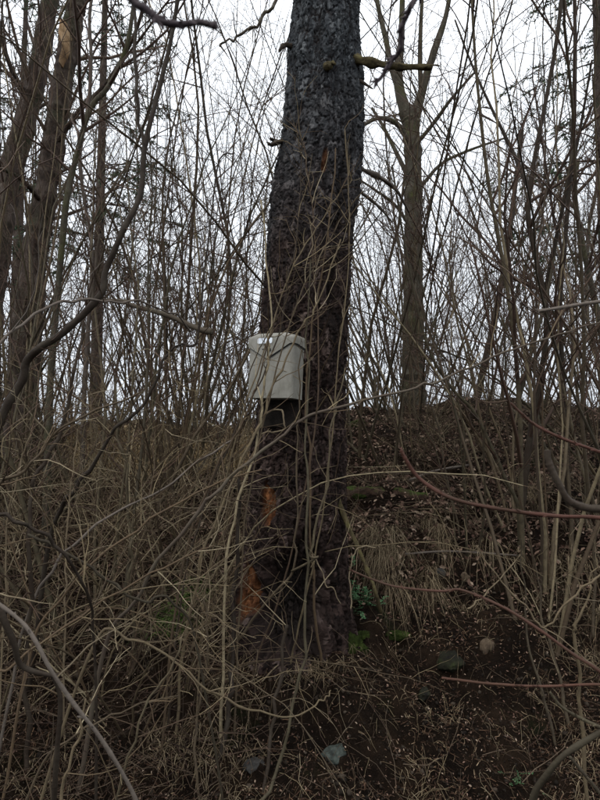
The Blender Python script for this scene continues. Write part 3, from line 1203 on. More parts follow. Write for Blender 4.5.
tb = tree('scarred_tree', 'dark tree at the left with a pale orange scar on its trunk', 'tree', B_AX, 6.0, M_LEFTB,
          [[(52, 150, 5), (80, 110, 5, -.3), (106, 84, 4, -.5), (132, 40, 3.5, -.7), (146, 0, 3, -.8)], [(62, 95, 5), (40, 60, 4, .2), (26, 20, 3, .3)], [(44, 205, 5), (22, 180, 4, -.4), (0, 168, 3, -.6)]], LV, seed=8)
# the bark torn off the scarred tree
def scar(e, d, ax, w, mat, bulge):
    T_ = []
    a = np.array(ax, float)
    bm = bmesh.new()
    rows_ = []
    for (px, py, hw) in ax:
        hw = hw * (.85 + .35 * vnoise(np.array([px * .3, py * .37, 1.5])))
        c_ = P(px, py, d)
        row = []
        for k in range(7):
            s = (k - 3) / 3
            x = s * hw / F * d
            row.append(bm.verts.new(Vector(c_) + Vector((x, -bulge + .6 * bulge * s * s + .004 * vnoise(np.array([px * .7, py * .5, k * 1.3])), 0)) - e.location))
        rows_.append(row)
    for A, B in zip(rows_[:-1], rows_[1:]):
        for i in range(6):
            bm.faces.new((A[i], B[i], B[i + 1], A[i + 1]))
    bk = bmesh.ops.extrude_face_region(bm, geom=list(bm.faces))
    for v_ in bk['geom']:
        if isinstance(v_, bmesh.types.BMVert):
            v_.co.y += .08
    bmesh.ops.recalc_face_normals(bm, faces=bm.faces)
    me = bpy.data.meshes.new('scar')
    bm.to_mesh(me)
    bm.free()
    return link('scar', me, mat, e)


M_SCAR = simple_mat('bare_orange_wood', [(.3, (.10, .06, .035)), (.45, (.30, .19, .10)), (.6, (.42, .29, .17)), (.8, (.50, .38, .25))], 9, .7, 50)
scar(tb, 6.0, [(67, 30, 4), (68, 33, 6.5), (68, 38, 7), (68, 44, 6.8), (69, 50, 5.5), (70, 56, 4.5), (69, 62, 3.2), (67, 68, 2.0), (66, 73, .6)], 12, M_SCAR, .195)
tree('slender_tree', 'slender olive tree curving up right of the scarred tree', 'tree',
     [(142, -50, 5), (133, 10, 6), (128, 40, 6.5), (119, 66, 7), (106, 90, 7), (94, 103, 8), (86, 120, 8), (79, 145, 8), (72, 175, 8), (66, 205, 9), (61, 255, 9), (55, 320, 9), (50, 390, 10)], 4.6, M_ASH, (), LV, 9, 10)
tree('slender_tree', 'thin straight grey tree between scarred tree and curving dark one', 'tree',
     [(100, -50, 4), (90, 12, 5), (91, 60, 5), (88, 110, 5.5), (80, 150, 6), (84, 200, 5), (92, 250, 5.5), (88, 330, 6), (84, 400, 7)], 5.4, M_GREY, (), LV, 9, 11)
tree('slender_tree', 'dark upright young tree with crossing limbs on the crest at the right', 'tree',
     [(566, -50, 5), (558, 30, 6), (548, 90, 6), (536, 150, 6), (530, 190, 7), (528, 215, 7), (534, 250, 7), (545, 300, 8), (545, 350, 8), (534, 410, 9), (526, 470, 9), (521, 536, 9)], 4.4, M_DARK,
     [[(530, 190, 5), (512, 150, 4, .2), (490, 105, 3, .3), (470, 60, 2.5, .4), (455, 20, 2, .5)], [(545, 290, 4), (560, 220, 4, -.1), (578, 140, 3, -.2), (592, 60, 2, -.3)]], LV, 9, 12)
tree('slender_tree', 'olive stemmed young tree rooted beside red stem on the right bank', 'tree',
     [(470, -50, 4), (474, 40, 4), (480, 110, 5), (488, 180, 5), (497, 230, 5.5), (506, 280, 6), (515, 350, 6), (519, 400, 6.5), (521, 450, 6.5), (521, 500, 7), (523, 560, 7.5), (524, 600, 8)], 4.1, M_OLIVE,
     [[(519, 400, 4), (532, 350, 4, .1), (548, 290, 3.5, .2), (560, 220, 3, .3), (576, 130, 2, .4)]], LV, 9, 13)
tree('slender_tree', 'thin brown sapling leaning left across the sky right of forked tree', 'tree',
     [(392, 165, 2.5), (404, 240, 3), (420, 320, 3.5), (434, 361, 4), (455, 392, 4.2), (474, 412, 4.5), (494, 452, 5), (506, 480, 5), (518, 508, 5.5)], 4.2, M_OLIVE, (), [(3, .1, 40, .8, .006, .12, .05, 5, 3), LV[2]], 7, 14)
tree('slender_tree', 'straight dark sapling at the right edge in front of the spruce boughs', 'tree',
     [(574, -50, 5), (575, 60, 6), (572, 150, 6), (566, 230, 7), (560, 300, 7), (562, 360, 7), (566, 420, 7), (568, 520, 8)], 4.8, M_DARK, (), LV, 8, 15)
tree('slender_tree', 'pale leaning trunk crossing behind stems near the right edge', 'tree',
     [(578, 160, 6), (574, 190, 7), (580, 230, 7), (588, 270, 8), (597, 310, 8), (606, 370, 9)], 5.6, M_ASH, (), LV, 8, 16)
tree('slender_tree', 'slim grey trunk leaning right on the skyline right of the forked tree', 'tree',
     [(522, 130, 6), (516, 180, 7), (510, 230, 8), (502, 280, 8), (492, 330, 9), (481, 380, 10), (474, 415, 11)], 9.5, M_LEFTB, (), LV, 8, 17)

# background spruces with needles, left and right edge
for (px, d, seed, lab, tr_) in ((95, 9.5, 21, 'spruce with drooping green boughs behind the scarred tree', .10), (12, 11.5, 22, 'dense dark spruce behind the leaning tree at the left edge', .13), (612, 8.4, 23, 'needled spruce at the right edge behind the bare stems', .12)):
    x = (px - 300) / F * d
    e = empty('needled_spruce', (x, d, Hs(x, d)), lab, 'tree')
    T, v, tr, tn_ = bough_mesh('x', 52, 1.8 if px > 500 else 2.6, 9.5, 2.0, .9, 14, .3, .055, seed)
    Q_ = Tubes()
    zl = np.linspace(-.1, 10.5, 12)
    Q_.add(np.stack([zl * 0, zl * 0, zl], -1), tr_, .02, 10)
    link('trunk', Q_.mesh('trunk'), M_LEFTB, e)
    link('crown', mesh_np('crown', v, tris=tr, tone=tn_, smooth=False), M_NEEDLE, e)
    link('boughs', T.mesh('boughs'), M_DARK, e, 'stuff')

# ------------------------------------------------------------------ hand placed stems
TW = [(5.0, .12, 45, .40, .0030, .16, .02, 5, 3), (4.0, .1, 50, .16, .0018, .18, .0, 3, 3)]
TWL = [(2.5, .12, 45, .35, .0030, .16, .02, 5, 3), (3.0, .1, 50, .14, .0018, .18, .0, 3, 3)]
BASES = []
BUDS = [(15, .03, 38, .013, .0034, 0, 0, 2, 6), ]
_seed = [500]


def stem(name, label, cat, pts, w0, w1, mat, tw=TW, twmat=None, root=False, sides=8, knots=True, group=None):
    """pts: rows (px, py, depth); root: carry the last point down into the ground"""
    _seed[0] += 1
    g = np.random.default_rng(_seed[0])
    p = np.stack([P(*k) for k in pts])
    d = np.array([k[2] for k in pts])
    w = np.linspace(w0, w1, len(pts))
    rr = w / 2 / F * d
    if root:
        x, y, z = p[-1]
        dr_ = nrm(p[-1] - p[-2])
        gx_, gy_ = x + dr_[0] * .25, y + dr_[1] * .25
        zg = Hs(gx_, gy_)
        BASES.append((gx_, gy_))
        if z > zg + .05:
            p = np.vstack([p, [gx_, gy_, zg - .05]])
            rr = np.append(rr, rr[-1] * 1.15)
    pj = p.copy()
    pj[1:-1] += g.normal(size=pj[1:-1].shape) * (np.median(rr) * (.5 if d.min() > 1.6 else .15))
    q_ = spline(pj, 9)
    r_ = np.interp(np.linspace(0, len(rr) - 1, len(q_)), np.arange(len(rr)), rr)
    if knots:
        wob = np.interp(np.arange(len(r_)), np.arange(0, len(r_) + 4, 4), g.normal(size=len(np.arange(0, len(r_) + 4, 4))))
        r_ = r_ * (1 + .06 * wob)
        for kn in np.where(g.random(len(r_)) < .07)[0]:
            r_[kn] *= 1.16
    r_ = r_ * .78
    if sides < 9:
        m_ = np.arange(0, len(q_) + 3, 3)
        kink = g.normal(size=(len(m_), 3)) * np.median(rr) * .75
        q_ = q_ + np.stack([np.interp(np.arange(len(q_)), m_, kink[:, i]) for i in range(3)], -1)
    q_ = np.vstack([q_[0] + (q_[0] - q_[1]) * .3, q_, q_[-1]])
    r_ = np.concatenate([[r_[0] * .15], r_, [r_[-1] * .3]])
    e = empty(name, tuple(q_[-1]), label, cat, group)
    if sides >= 9:
        part('stem', rough_tube('stem', q_, r_, 12, .11, 22.0, 2, _seed[0]), mat, e)
    else:
        T = Tubes()
        T.add(q_, r_, sides=sides)
        part('stem', T.mesh('stem'), mat, e)
    if tw:
        B = Tubes()
        sprout(g, B, q_[::-1], rr[-1], rr[0], tw)
        if B.g:
            part('twigs', B.mesh('twigs'), twmat or mat, e, 'stuff')
    return e


stem('bent_sapling', 'dark curving sapling sweeping up from the left edge to a high fork', 'sapling',
     [(182, -30, 2.7), (174, 34, 2.7), (158, 94, 2.65), (143, 145, 2.6), (138, 189, 2.55), (126, 229, 2.5), (108, 270, 2.5), (98, 297, 2.5), (67, 334, 2.5), (44, 348, 2.5), (30, 361, 2.5), (20, 381, 2.5), (3, 422, 2.5), (-14, 480, 2.55), (-24, 560, 2.6)],
     5.5, 12, M_DARK, TW, M_TWIG, True, 9)
stem('forked_branch', 'thin dark twin of the curving sapling hanging from the top edge', 'branch',
     [(133, -40, 2.65), (135, 13, 2.65), (137, 60, 2.62), (138, 110, 2.6), (143, 146, 2.6)], 4, 4.5, M_DARK, TWL, M_TWIG)
stem('thin_sapling', 'thin dark sapling rising from the left brambles to the pale cane', 'sapling',
     [(100, 235, 2.7), (92, 290, 2.7), (84, 324, 2.65), (74, 368, 2.6), (61, 422, 2.6), (44, 462, 2.6), (34, 489, 2.6), (30, 537, 2.6), (29, 600, 2.65), (28, 690, 2.7)], 3.5, 6, M_DARK, TW, M_TWIG, True)
stem('arching_cane', 'pale grey cane arching over the left brambles from the left edge', 'cane',
     [(190, 330, 2.9), (170, 312, 2.7), (140, 302, 2.5), (121, 303, 2.4), (91, 300, 2.3), (61, 302, 2.2), (34, 314, 2.1), (0, 348, 2.0), (-40, 420, 1.95), (-70, 560, 1.95)], 2.2, 4.5, M_GREY, TWL, M_GREY, True)
stem('broken_limb', 'thick broken brown limb slanting down to the right above the brambles', 'branch',
     [(98, 300, 4.4), (120, 302, 4.3), (137, 306, 4.25), (165, 316, 4.2), (199, 327, 4.15), (212, 332, 4.1)], 4, 8, M_SAP, None, None, False, 10)
stem('slanting_sapling', 'dark slanting sapling from left brambles up toward letterbox', 'sapling',
     [(232, 155, 3.1), (217, 170, 3.1), (199, 327, 2.9), (182, 345, 2.9), (162, 364, 2.85), (142, 405, 2.85), (118, 428, 2.85), (91, 469, 2.9), (74, 489, 2.9), (50, 530, 3.0)], 1.5, 6, M_DARK, TW, M_TWIG, True)
stem('upright_sapling', 'short olive sapling standing upright in the left brambles', 'sapling',
     [(116, 380, 3.3), (119, 440, 3.3), (124, 470, 3.3), (128, 520, 3.3), (131, 560, 3.3), (133, 610, 3.3)], 3, 4.5, M_OLIVE, TW, M_CANETWIG, True)
stem('long_cane', 'long thin brown cane arching across the whole picture before the trunk', 'cane',
     [(640, 308, 2.9), (579, 327, 2.8), (552, 337, 2.75), (515, 349, 2.7), (484, 361, 2.65), (450, 375, 2.6), (424, 385, 2.55), (399, 393, 2.5), (348, 405, 2.45), (311, 417, 2.4), (284, 432, 2.4), (251, 462, 2.4), (220, 489, 2.4), (200, 509, 2.4), (170, 545, 2.45), (140, 590, 2.5), (105, 650, 2.6)], 2.0, 5, M_SAP, TW, M_CANETWIG, True)
stem('greenish_stem', 'pale greenish stem rising straight before the dark base of the spruce', 'shrub',
     [(311, 262, 2.95), (307, 337, 2.9), (309, 371, 2.9), (306, 430, 2.85), (307, 470, 2.8), (307, 545, 2.75), (306, 595, 2.75), (303, 657, 2.7), (293, 707, 2.65), (280, 767, 2.6), (262, 802, 2.55)], 1.8, 4.2, M_OLIVE, [(1.6, .3, 50, .25, .0026, .2, .0, 5, 3)], M_TAN, True)
stem('greenish_stem', 'olive stem kinked at a low fork in front of the hollow trunk base', 'shrub',
     [(300, 350, 3.0), (299, 400, 2.98), (298, 440, 2.95), (297, 500, 2.92), (296, 540, 2.9), (292, 571, 2.9), (277, 590, 2.9), (252, 622, 2.92), (232, 647, 2.95), (225, 668, 3.0)], 1.6, 3.8, M_OLIVE, [(1.5, .3, 50, .25, .0026, .2, .0, 5, 3)], M_TAN, True)
stem('greenish_stem', 'thin pale stem slanting up before right half of the lower trunk', 'shrub',
     [(345, 370, 2.9), (338, 401, 2.88), (331, 432, 2.86), (326, 486, 2.84), (318, 520, 2.82), (312, 555, 2.8), (317, 556, 2.8), (292, 571, 2.88)], 1.8, 3.2, M_OLIVE, [(2.0, .2, 50, .3, .0026, .2, .0, 5, 3)], M_TAN)
stem('slanting_shoot', 'brown stem slanting across the right half of the letterbox', 'shrub',
     [(340, 240, 2.95), (328, 278, 2.92), (313, 310, 2.9), (307, 320, 2.9), (295, 342, 2.9), (282, 370, 2.88), (270, 392, 2.86), (262, 418, 2.84), (244, 460, 2.8), (222, 510, 2.8), (200, 560, 2.8), (185, 640, 2.85)], 1.8, 3.6, M_CANE, TWL, M_CANETWIG, True)
stem('upright_shoot', 'brown stem rising across the middle of the letterbox', 'shrub',
     [(262, 200, 2.95), (266, 260, 2.9), (272, 310, 2.85), (270, 337, 2.85), (267, 365, 2.85), (264, 390, 2.85), (262, 418, 2.85), (257, 440, 2.85), (240, 500, 2.8), (226, 560, 2.8), (222, 640, 2.85)], 1.8, 3.6, M_CANE, TW, M_CANETWIG, True)
stem('thin_shoot', 'thin brown stem crossing the left part of the letterbox', 'shrub',
     [(276, 320, 2.8), (270, 340, 2.8), (265, 355, 2.8), (258, 383, 2.8), (253, 398, 2.8), (240, 427, 2.8), (222, 460, 2.8), (196, 520, 2.8), (176, 600, 2.8)], 1.6, 3.0, M_CANE, TWL, M_CANETWIG, True)
stem('reddish_stem', 'reddish brown stem standing close in front of the trunk right of letterbox', 'shrub',
     [(336, 150, 3.15), (330, 220, 3.12), (318, 300, 3.1), (310, 350, 3.1), (307, 400, 3.1), (309, 470, 3.1), (310, 540, 3.1), (318, 635, 3.2)], 1.8, 3.0, M_CANE, TW, M_CANETWIG, True)
for lab, pts in (('pale thin stem climbing the trunk face to the upper bark', [(345, 130, 3.1), (348, 190, 3.1), (349, 240, 3.08), (346, 300, 3.05), (338, 370, 3.0), (331, 440, 3.0), (322, 520, 3.02), (306, 590, 3.08), (296, 638, 3.15)]),
                 ('grey thin stem leaning on the middle of the trunk above the letterbox', [(303, 140, 3.1), (309, 180, 3.1), (313, 220, 3.1), (312, 260, 3.08), (318, 320, 3.05), (318, 400, 3.0), (304, 500, 3.0), (280, 590, 3.05), (262, 642, 3.1)]),
                 ('brown thin stem slanting to the right across the upper trunk', [(352, 180, 3.1), (340, 192, 3.1), (326, 214, 3.08), (312, 236, 3.05), (296, 262, 3.0), (284, 290, 3.0), (272, 330, 2.95), (248, 400, 2.9), (226, 480, 2.9), (205, 600, 2.9)]),
                 ('brown thin stem crossing over to the trunk edge at half height', [(362, 192, 3.1), (345, 212, 3.1), (330, 238, 3.05), (312, 268, 3.0), (298, 300, 2.98), (284, 345, 2.95), (262, 430, 2.9), (246, 520, 2.88), (238, 640, 2.9)]),
                 ('dark thin stem leaning from lower left onto upper trunk', [(296, 130, 3.05), (302, 148, 3.05), (300, 190, 3.05), (296, 240, 3.02), (288, 285, 3.0), (280, 330, 3.0), (262, 380, 2.95), (236, 430, 2.9), (206, 500, 2.9), (182, 590, 2.9)])):
    stem('climbing_stem', lab, 'shrub', pts, 1.3, 2.3, M_DARK if lab.startswith('dark') else M_CANE, [(6.0, .45, 45, .36, .0026, .18, .03, 5, 3), (4, .1, 50, .15, .0016, .2, 0, 3, 3)], M_CANETWIG, True)
stem('low_cane', 'brown cane sagging in an arc over the dark earth below trunk', 'cane',
     [(332, 690, 2.55), (327, 695, 2.52), (313, 707, 2.5), (290, 717, 2.48), (260, 713, 2.45), (227, 700, 2.42), (200, 683, 2.4), (165, 655, 2.4), (130, 640, 2.4), (90, 650, 2.4)], 1.6, 3.6, M_CANE, TWL, M_TAN, True)
stem('grey_branch', 'near pinkish grey branch running down the lower left corner', 'branch',
     [(-60, 560, 1.15), (-25, 588, 1.2), (0, 605, 1.2), (23, 623, 1.2), (37, 643, 1.2), (50, 670, 1.2), (73, 703, 1.22), (97, 733, 1.24), (117, 763, 1.26), (135, 800, 1.28), (150, 850, 1.3)], 5.5, 4.5, M_GREY, BUDS, M_GREY, False, 10)
stem('dark_branch', 'thick dark branch behind the grey one at the lower left edge', 'branch',
     [(60, 675, 1.5), (50, 674, 1.48), (23, 667, 1.45), (13, 643, 1.42), (0, 612, 1.4), (-20, 570, 1.4), (-50, 540, 1.4)], 5, 10, M_DARK, [(4, .1, 50, .3, .0026, .2, 0, 4, 3)], M_CANETWIG, False, 10)
stem('dark_branch', 'dark stem standing below the bent branch at the lower left', 'branch',
     [(52, 672, 1.48), (60, 700, 1.5), (58, 740, 1.52), (54, 790, 1.55), (50, 860, 1.6)], 5, 7, M_DARK, [(4, .1, 50, .3, .0026, .2, 0, 4, 3)], M_CANETWIG, True, 9)
for lab, pts, w0, w1, mt in (
        ('long straight brown cane slanting up over the lower left brambles', [(215, 545, 2.5), (197, 552, 2.45), (165, 568, 2.4), (120, 592, 2.35), (80, 617, 2.3), (40, 645, 2.25), (10, 668, 2.2), (-30, 700, 2.2)], 1.8, 3.5, M_CANE),
        ('olive cane running down to the right through the left brambles', [(30, 535, 2.3), (60, 550, 2.32), (90, 568, 2.35), (115, 585, 2.38), (138, 598, 2.4), (165, 600, 2.42), (195, 640, 2.5)], 4.0, 3.0, M_OLIVE),
        ('brown cane crossing the left brambles toward the trunk foot', [(262, 470, 2.7), (225, 482, 2.65), (180, 503, 2.6), (135, 530, 2.55), (95, 560, 2.5), (60, 600, 2.5), (30, 660, 2.5)], 2.0, 3.6, M_CANE),
        ('grey cane slanting through the left brambles below the slanting sapling', [(235, 440, 2.9), (200, 460, 2.85), (160, 490, 2.8), (120, 512, 2.75), (85, 535, 2.7), (50, 570, 2.7), (20, 640, 2.7)], 2.0, 3.6, M_GREY),
        ('dark cane dipping from the left edge into the brambles', [(0, 512, 2.0), (20, 522, 2.0), (45, 536, 2.05), (70, 560, 2.1), (90, 600, 2.2), (95, 660, 2.3)], 5, 3.5, M_DARK),
        ('pale upright reed in the left brambles', [(78, 430, 2.9), (74, 460, 2.9), (70, 490, 2.9), (67, 530, 2.9), (66, 570, 2.9), (66, 620, 2.9)], 1.6, 2.4, M_TAN),
        ('pale reed leaning at the left edge of the brambles', [(30, 435, 2.6), (22, 460, 2.6), (14, 490, 2.6), (8, 520, 2.6), (4, 570, 2.6), (2, 640, 2.6)], 1.8, 2.6, M_TAN),
        ('reddish brown cane sloping down from the left edge at half height', [(140, 392, 2.2), (95, 412, 2.2), (55, 433, 2.2), (38, 455, 2.2), (15, 475, 2.2), (-15, 490, 2.2), (-60, 530, 2.2)], 2.2, 4.5, M_CANE),
        ('olive cane leaning right in the lower left brambles', [(182, 640, 2.1), (170, 672, 2.1), (150, 700, 2.1), (135, 740, 2.1), (118, 790, 2.12), (110, 840, 2.15)], 2, 3.6, M_OLIVE),
        ('green grey cane lying flat in the lower left brambles', [(178, 695, 2.2), (150, 702, 2.2), (120, 712, 2.2), (95, 722, 2.2), (70, 740, 2.2), (40, 770, 2.2)], 1.8, 3, M_OLIVE),
        ('yellowish cane curving at the bottom left edge', [(85, 700, 1.9), (82, 730, 1.9), (72, 760, 1.9), (62, 790, 1.9), (55, 840, 1.9)], 2.5, 4.5, M_TAN),
        ('thin cane curving down beside the trunk foot at the left', [(205, 600, 2.7), (207, 640, 2.68), (203, 690, 2.66), (196, 730, 2.64), (200, 790, 2.6)], 2.2, 3.2, M_OLIVE),
        ('dark stake like stem left of the trunk foot', [(236, 480, 2.95), (234, 540, 2.95), (233, 600, 2.95), (231, 660, 2.9), (226, 700, 2.85)], 4, 6, M_DARK),
        ('dark broken stem below the hollow of the trunk', [(287, 624, 2.85), (285, 660, 2.82), (278, 700, 2.78), (268, 750, 2.72), (262, 800, 2.65)], 4, 4.5, M_DARK)):
    stem('bramble_cane', lab, 'cane', pts, w0, w1, mt, TW if mt is not M_TAN else TWL, M_CANETWIG, True)
# right hand side
stem('red_stem', 'near red brown stem curving in from right edge below the crest', 'branch',
     [(401, 450, 1.3), (405, 458, 1.3), (417, 476, 1.3), (440, 493, 1.28), (467, 503, 1.26), (518, 512, 1.24), (560, 516, 1.22), (599, 518, 1.2), (660, 530, 1.2), (720, 620, 1.2), (730, 760, 1.2)], 4.2, 5.6, M_RED, BUDS, M_RED, True, 10)
stem('red_stem', 'near red stem curving down from the crest to the right edge', 'branch',
     [(511, 403, 1.4), (520, 412, 1.4), (535, 425, 1.4), (562, 439, 1.38), (599, 452, 1.36), (650, 470, 1.35), (700, 580, 1.35), (715, 760, 1.35)], 3.0, 4.6, M_RED, BUDS, M_RED, True, 10)
stem('red_stem', 'long red brown stem sloping down right over the grassy bank', 'branch',
     [(350, 570, 1.6), (375, 580, 1.6), (400, 587, 1.58), (440, 591, 1.56), (462, 590, 1.55), (503, 607, 1.5), (540, 630, 1.46), (573, 653, 1.43), (600, 672, 1.4), (650, 715, 1.4), (690, 800, 1.4)], 2.4, 4.8, M_RED, BUDS, M_RED, True, 9)
stem('red_stem', 'straight thin red brown stem pointing left low on the right', 'branch',
     [(442, 678, 1.3), (460, 680, 1.3), (493, 684, 1.3), (543, 686, 1.3), (600, 685, 1.3), (660, 690, 1.3), (700, 760, 1.3)], 2.6, 3.8, M_RED, BUDS, M_RED, True, 9)
stem('dark_branch', 'thick blurred dark red branch curving in at the right edge', 'branch',
     [(547, 450, .85), (549, 462, .85), (557, 482, .85), (569, 499, .85), (585, 508, .85), (600, 509, .85), (650, 512, .85), (720, 620, .9), (730, 900, .95)], 8, 10, M_DARK, None, None, True, 10)
stem('olive_branch', 'thick pale olive branch curving up in the lower right corner', 'branch',
     [(640, 705, 1.2), (612, 722, 1.2), (597, 732, 1.2), (567, 753, 1.2), (547, 773, 1.22), (534, 797, 1.25), (526, 840, 1.3), (520, 900, 1.35)], 6, 8.5, M_OLIVE, BUDS, M_OLIVE, True, 10)
stem('olive_branch', 'thin green branch tip pointing left in the lower right corner', 'branch',
     [(550, 692, 1.2), (556, 701, 1.2), (562, 707, 1.2), (577, 717, 1.2), (600, 727, 1.2), (650, 745, 1.2), (690, 820, 1.2)], 2.6, 4.6, M_OLIVE, BUDS, M_OLIVE, True, 9)
stem('olive_branch', 'thin straight green branch in the very corner at lower right', 'branch',
     [(570, 757, 1.15), (585, 775, 1.15), (600, 793, 1.15), (630, 830, 1.15)], 3.6, 4.4, M_OLIVE, BUDS, M_OLIVE, False, 9)
stem('brown_branch', 'broken brown branch poking in from the right edge at mid height', 'branch',
     [(538, 311, 1.3), (545, 309, 1.3), (570, 306, 1.3), (599, 302, 1.3), (660, 296, 1.3), (760, 380, 1.35), (800, 700, 1.4)], 4, 4.5, M_GREY, BUDS, M_GREY, True, 9)
stem('blurred_branch', 'thick out of focus violet branch across the top left', 'branch',
     [(214, 26, .5), (200, 23, .5), (185, 24, .5), (172, 24, .5), (158, 18, .5), (145, 10, .5), (130, -2, .5), (90, -50, .5), (-100, -120, .55), (-350, 0, .6), (-450, 600, .7)], 9, 11, M_VIOLET, BUDS, M_VIOLET, True, 10)
stem('blurred_branch', 'out of focus violet twig hanging at the top right of the trunk', 'branch',
     [(376, 82, .75), (382, 76, .75), (392, 60, .74), (400, 50, .73), (402, 30, .72), (408, 14, .71), (418, -4, .7), (470, -60, .7), (700, -120, .75), (900, 100, .8), (950, 600, .9)], 5, 8, M_VIOLET, BUDS, M_VIOLET, True, 10)
stem('snag_branch', 'brown snag branch hanging at the top edge left of the trunk', 'branch',
     [(218, 45, 2.9), (226, 41, 2.9), (237, 37, 2.9), (246, 30, 2.9), (257, 24, 2.9), (266, 12, 2.9), (276, 0, 2.9), (300, -50, 3.0), (330, -110, 3.3)], 2.5, 5, M_SAP, [(5, .1, 55, .15, .004, .2, 0, 4, 4)], M_SAP, False)
for lab, pts, w0, w1, mt in (
        ('olive stem with side twigs rooted on the right bank before the hollow', [(520, 540, 3.2), (523, 570, 3.2), (525, 610, 3.2), (530, 650, 3.15), (540, 690, 3.1), (552, 730, 3.05), (562, 770, 3.0)], 3, 4.6, M_OLIVE),
        ('olive stem leaning left low on the right bank', [(528, 540, 3.3), (538, 580, 3.28), (543, 620, 3.25), (552, 650, 3.2), (560, 690, 3.15), (570, 730, 3.1)], 3, 5, M_OLIVE),
        ('dark curved stem near the right edge over the bank', [(600, 560, 2.6), (592, 580, 2.6), (586, 605, 2.6), (576, 625, 2.6), (574, 640, 2.6), (580, 700, 2.65)], 3, 4.6, M_CANE),
        ('thin stem slanting up right over the bank from the stem fork', [(610, 570, 2.5), (590, 583, 2.5), (570, 600, 2.5), (552, 620, 2.5), (543, 627, 2.5), (530, 612, 2.5), (510, 590, 2.5), (490, 565, 2.5), (478, 545, 2.5)], 3, 1.6, M_TAN),
        ('pale twig slanting over the grassy bank', [(520, 555, 3.0), (505, 572, 3.0), (490, 590, 3.0), (476, 602, 3.0), (468, 610, 3.0)], 1.6, 2.2, M_TAN),
        ('upright stem at the right edge on the bank', [(600, 470, 3.6), (597, 530, 3.6), (596, 590, 3.6), (594, 650, 3.5)], 3, 5, M_OLIVE),
        ('grey upright stem among the brambles right of the crest hollow', [(548, 330, 4.4), (560, 400, 4.4), (566, 450, 4.4), (570, 500, 4.3), (574, 560, 4.2)], 4, 6, M_OLIVE),
        ('pale bent twig arching out of the green herbs at the trunk foot', [(351, 609, 2.85), (351, 590, 2.85), (350, 572, 2.85), (354, 553, 2.85), (362, 546, 2.85), (375, 548, 2.85)], 1.6, 1.2, M_TAN),
        ('pale forked twig hanging over the hollow of the trunk', [(340, 604, 2.8), (332, 588, 2.8), (326, 585, 2.8), (322, 570, 2.8), (316, 560, 2.8), (312, 555, 2.8)], 1.2, 2, M_TAN),
        ('pale dry reed bent square below the letterbox', [(261, 434, 2.9), (272, 432, 2.9), (283, 431, 2.9), (284, 422, 2.9), (283, 411, 2.9), (274, 411, 2.9), (262, 416, 2.9)], 2.0, 2.0, M_TAN)):
    stem('bank_stem' if 'reed' not in lab else 'bent_reed', lab, 'stem', pts, min(w0, 1.3) if w1 > 2.5 else w0, w1, mt, None if 'bent square' in lab else TWL, M_TAN, w1 > 2.5)

# ------------------------------------------------------------------ ground cover
def in_trunk(x, y, k=.30):
    return (x - .02) ** 2 + (y - TD) ** 2 < k * k


def cover_pts(n, seed, dmin=2.35, dmax=9.0, px0=-30, px1=630, dens=None):
    g = np.random.default_rng(seed)
    d = dmin * (dmax / dmin) ** g.random(n)
    px = g.uniform(px0, px1, n)
    x = (px - 300) / F * d
    keep = ~((x - .02) ** 2 + (d - TD) ** 2 < .3 ** 2)
    if dens is not None:
        keep &= g.random(n) < dens(px, d, x)
    x, d, px = x[keep], d[keep], px[keep]
    return x, d, H(x, d), px, g


def ground_normal(x, y):
    e = .03
    h = H(x, y, False)
    nx_ = -(H(x + e, y, False) - h) / e
    ny_ = -(H(x, y + e, False) - h) / e
    n = np.stack([nx_, ny_, np.ones_like(nx_)], -1)
    return n / np.linalg.norm(n, axis=1, keepdims=True)


def clump(x, y, s, seed):
    return .5 + .5 * fbm(np.stack([x * s, y * s, x * 0 + seed], -1), 3)


# fallen leaves
x, y, z, px, g = cover_pts(64000, 71, 2.4, 9, dens=lambda px, d, x: np.clip(.16 + .84 * sstep(3.6, 4.6, d) * clump(x, d, 2.0, 3) * 1.5, 0, 1))
n = len(x)
N = ground_normal(x, y) + g.normal(size=(n, 3)) * .5
N /= np.linalg.norm(N, axis=1, keepdims=True)
A = np.cross(N, g.normal(size=(n, 3)))
A /= np.linalg.norm(A, axis=1, keepdims=True)
Bv = np.cross(N, A)
L = (g.uniform(.008, .030, n) * (.28 + .72 * sstep(3.3, 4.5, y)))[:, None]
Wd = L * g.uniform(.3, .6, n)[:, None]
cup = L * g.uniform(-.1, .6, n)[:, None]
c0 = np.stack([x, y, z], -1) + N * .004 + np.array([0, 0, 1]) * g.uniform(0, .035, n)[:, None]
pts = np.stack([c0 - A * L, c0 - A * L * .2 + Bv * Wd + N * cup, c0 + A * L * .6 + Bv * Wd * .6 + N * cup, c0 + A * L + N * cup * .4, c0 + A * L * .6 - Bv * Wd * .6 + N * cup, c0 - A * L * .2 - Bv * Wd + N * cup], 1)
base = np.arange(n)[:, None] * 6
qd = np.concatenate([base + np.array([[0, 1, 2, 3]]), base + np.array([[0, 3, 4, 5]])])
M_LEAF = simple_mat('dead_leaves', [(.0, (.034, .019, .014)), (.3, (.08, .046, .034)), (.55, (.14, .085, .062)), (.8, (.21, .14, .10)), (1., (.32, .245, .18))], 20, .65, tone=True)
link('leaf_litter', mesh_np('leaf_litter', pts.reshape(-1, 3), qd, tone=np.repeat(g.random(n), 6), smooth=False), M_LEAF, None, 'stuff')

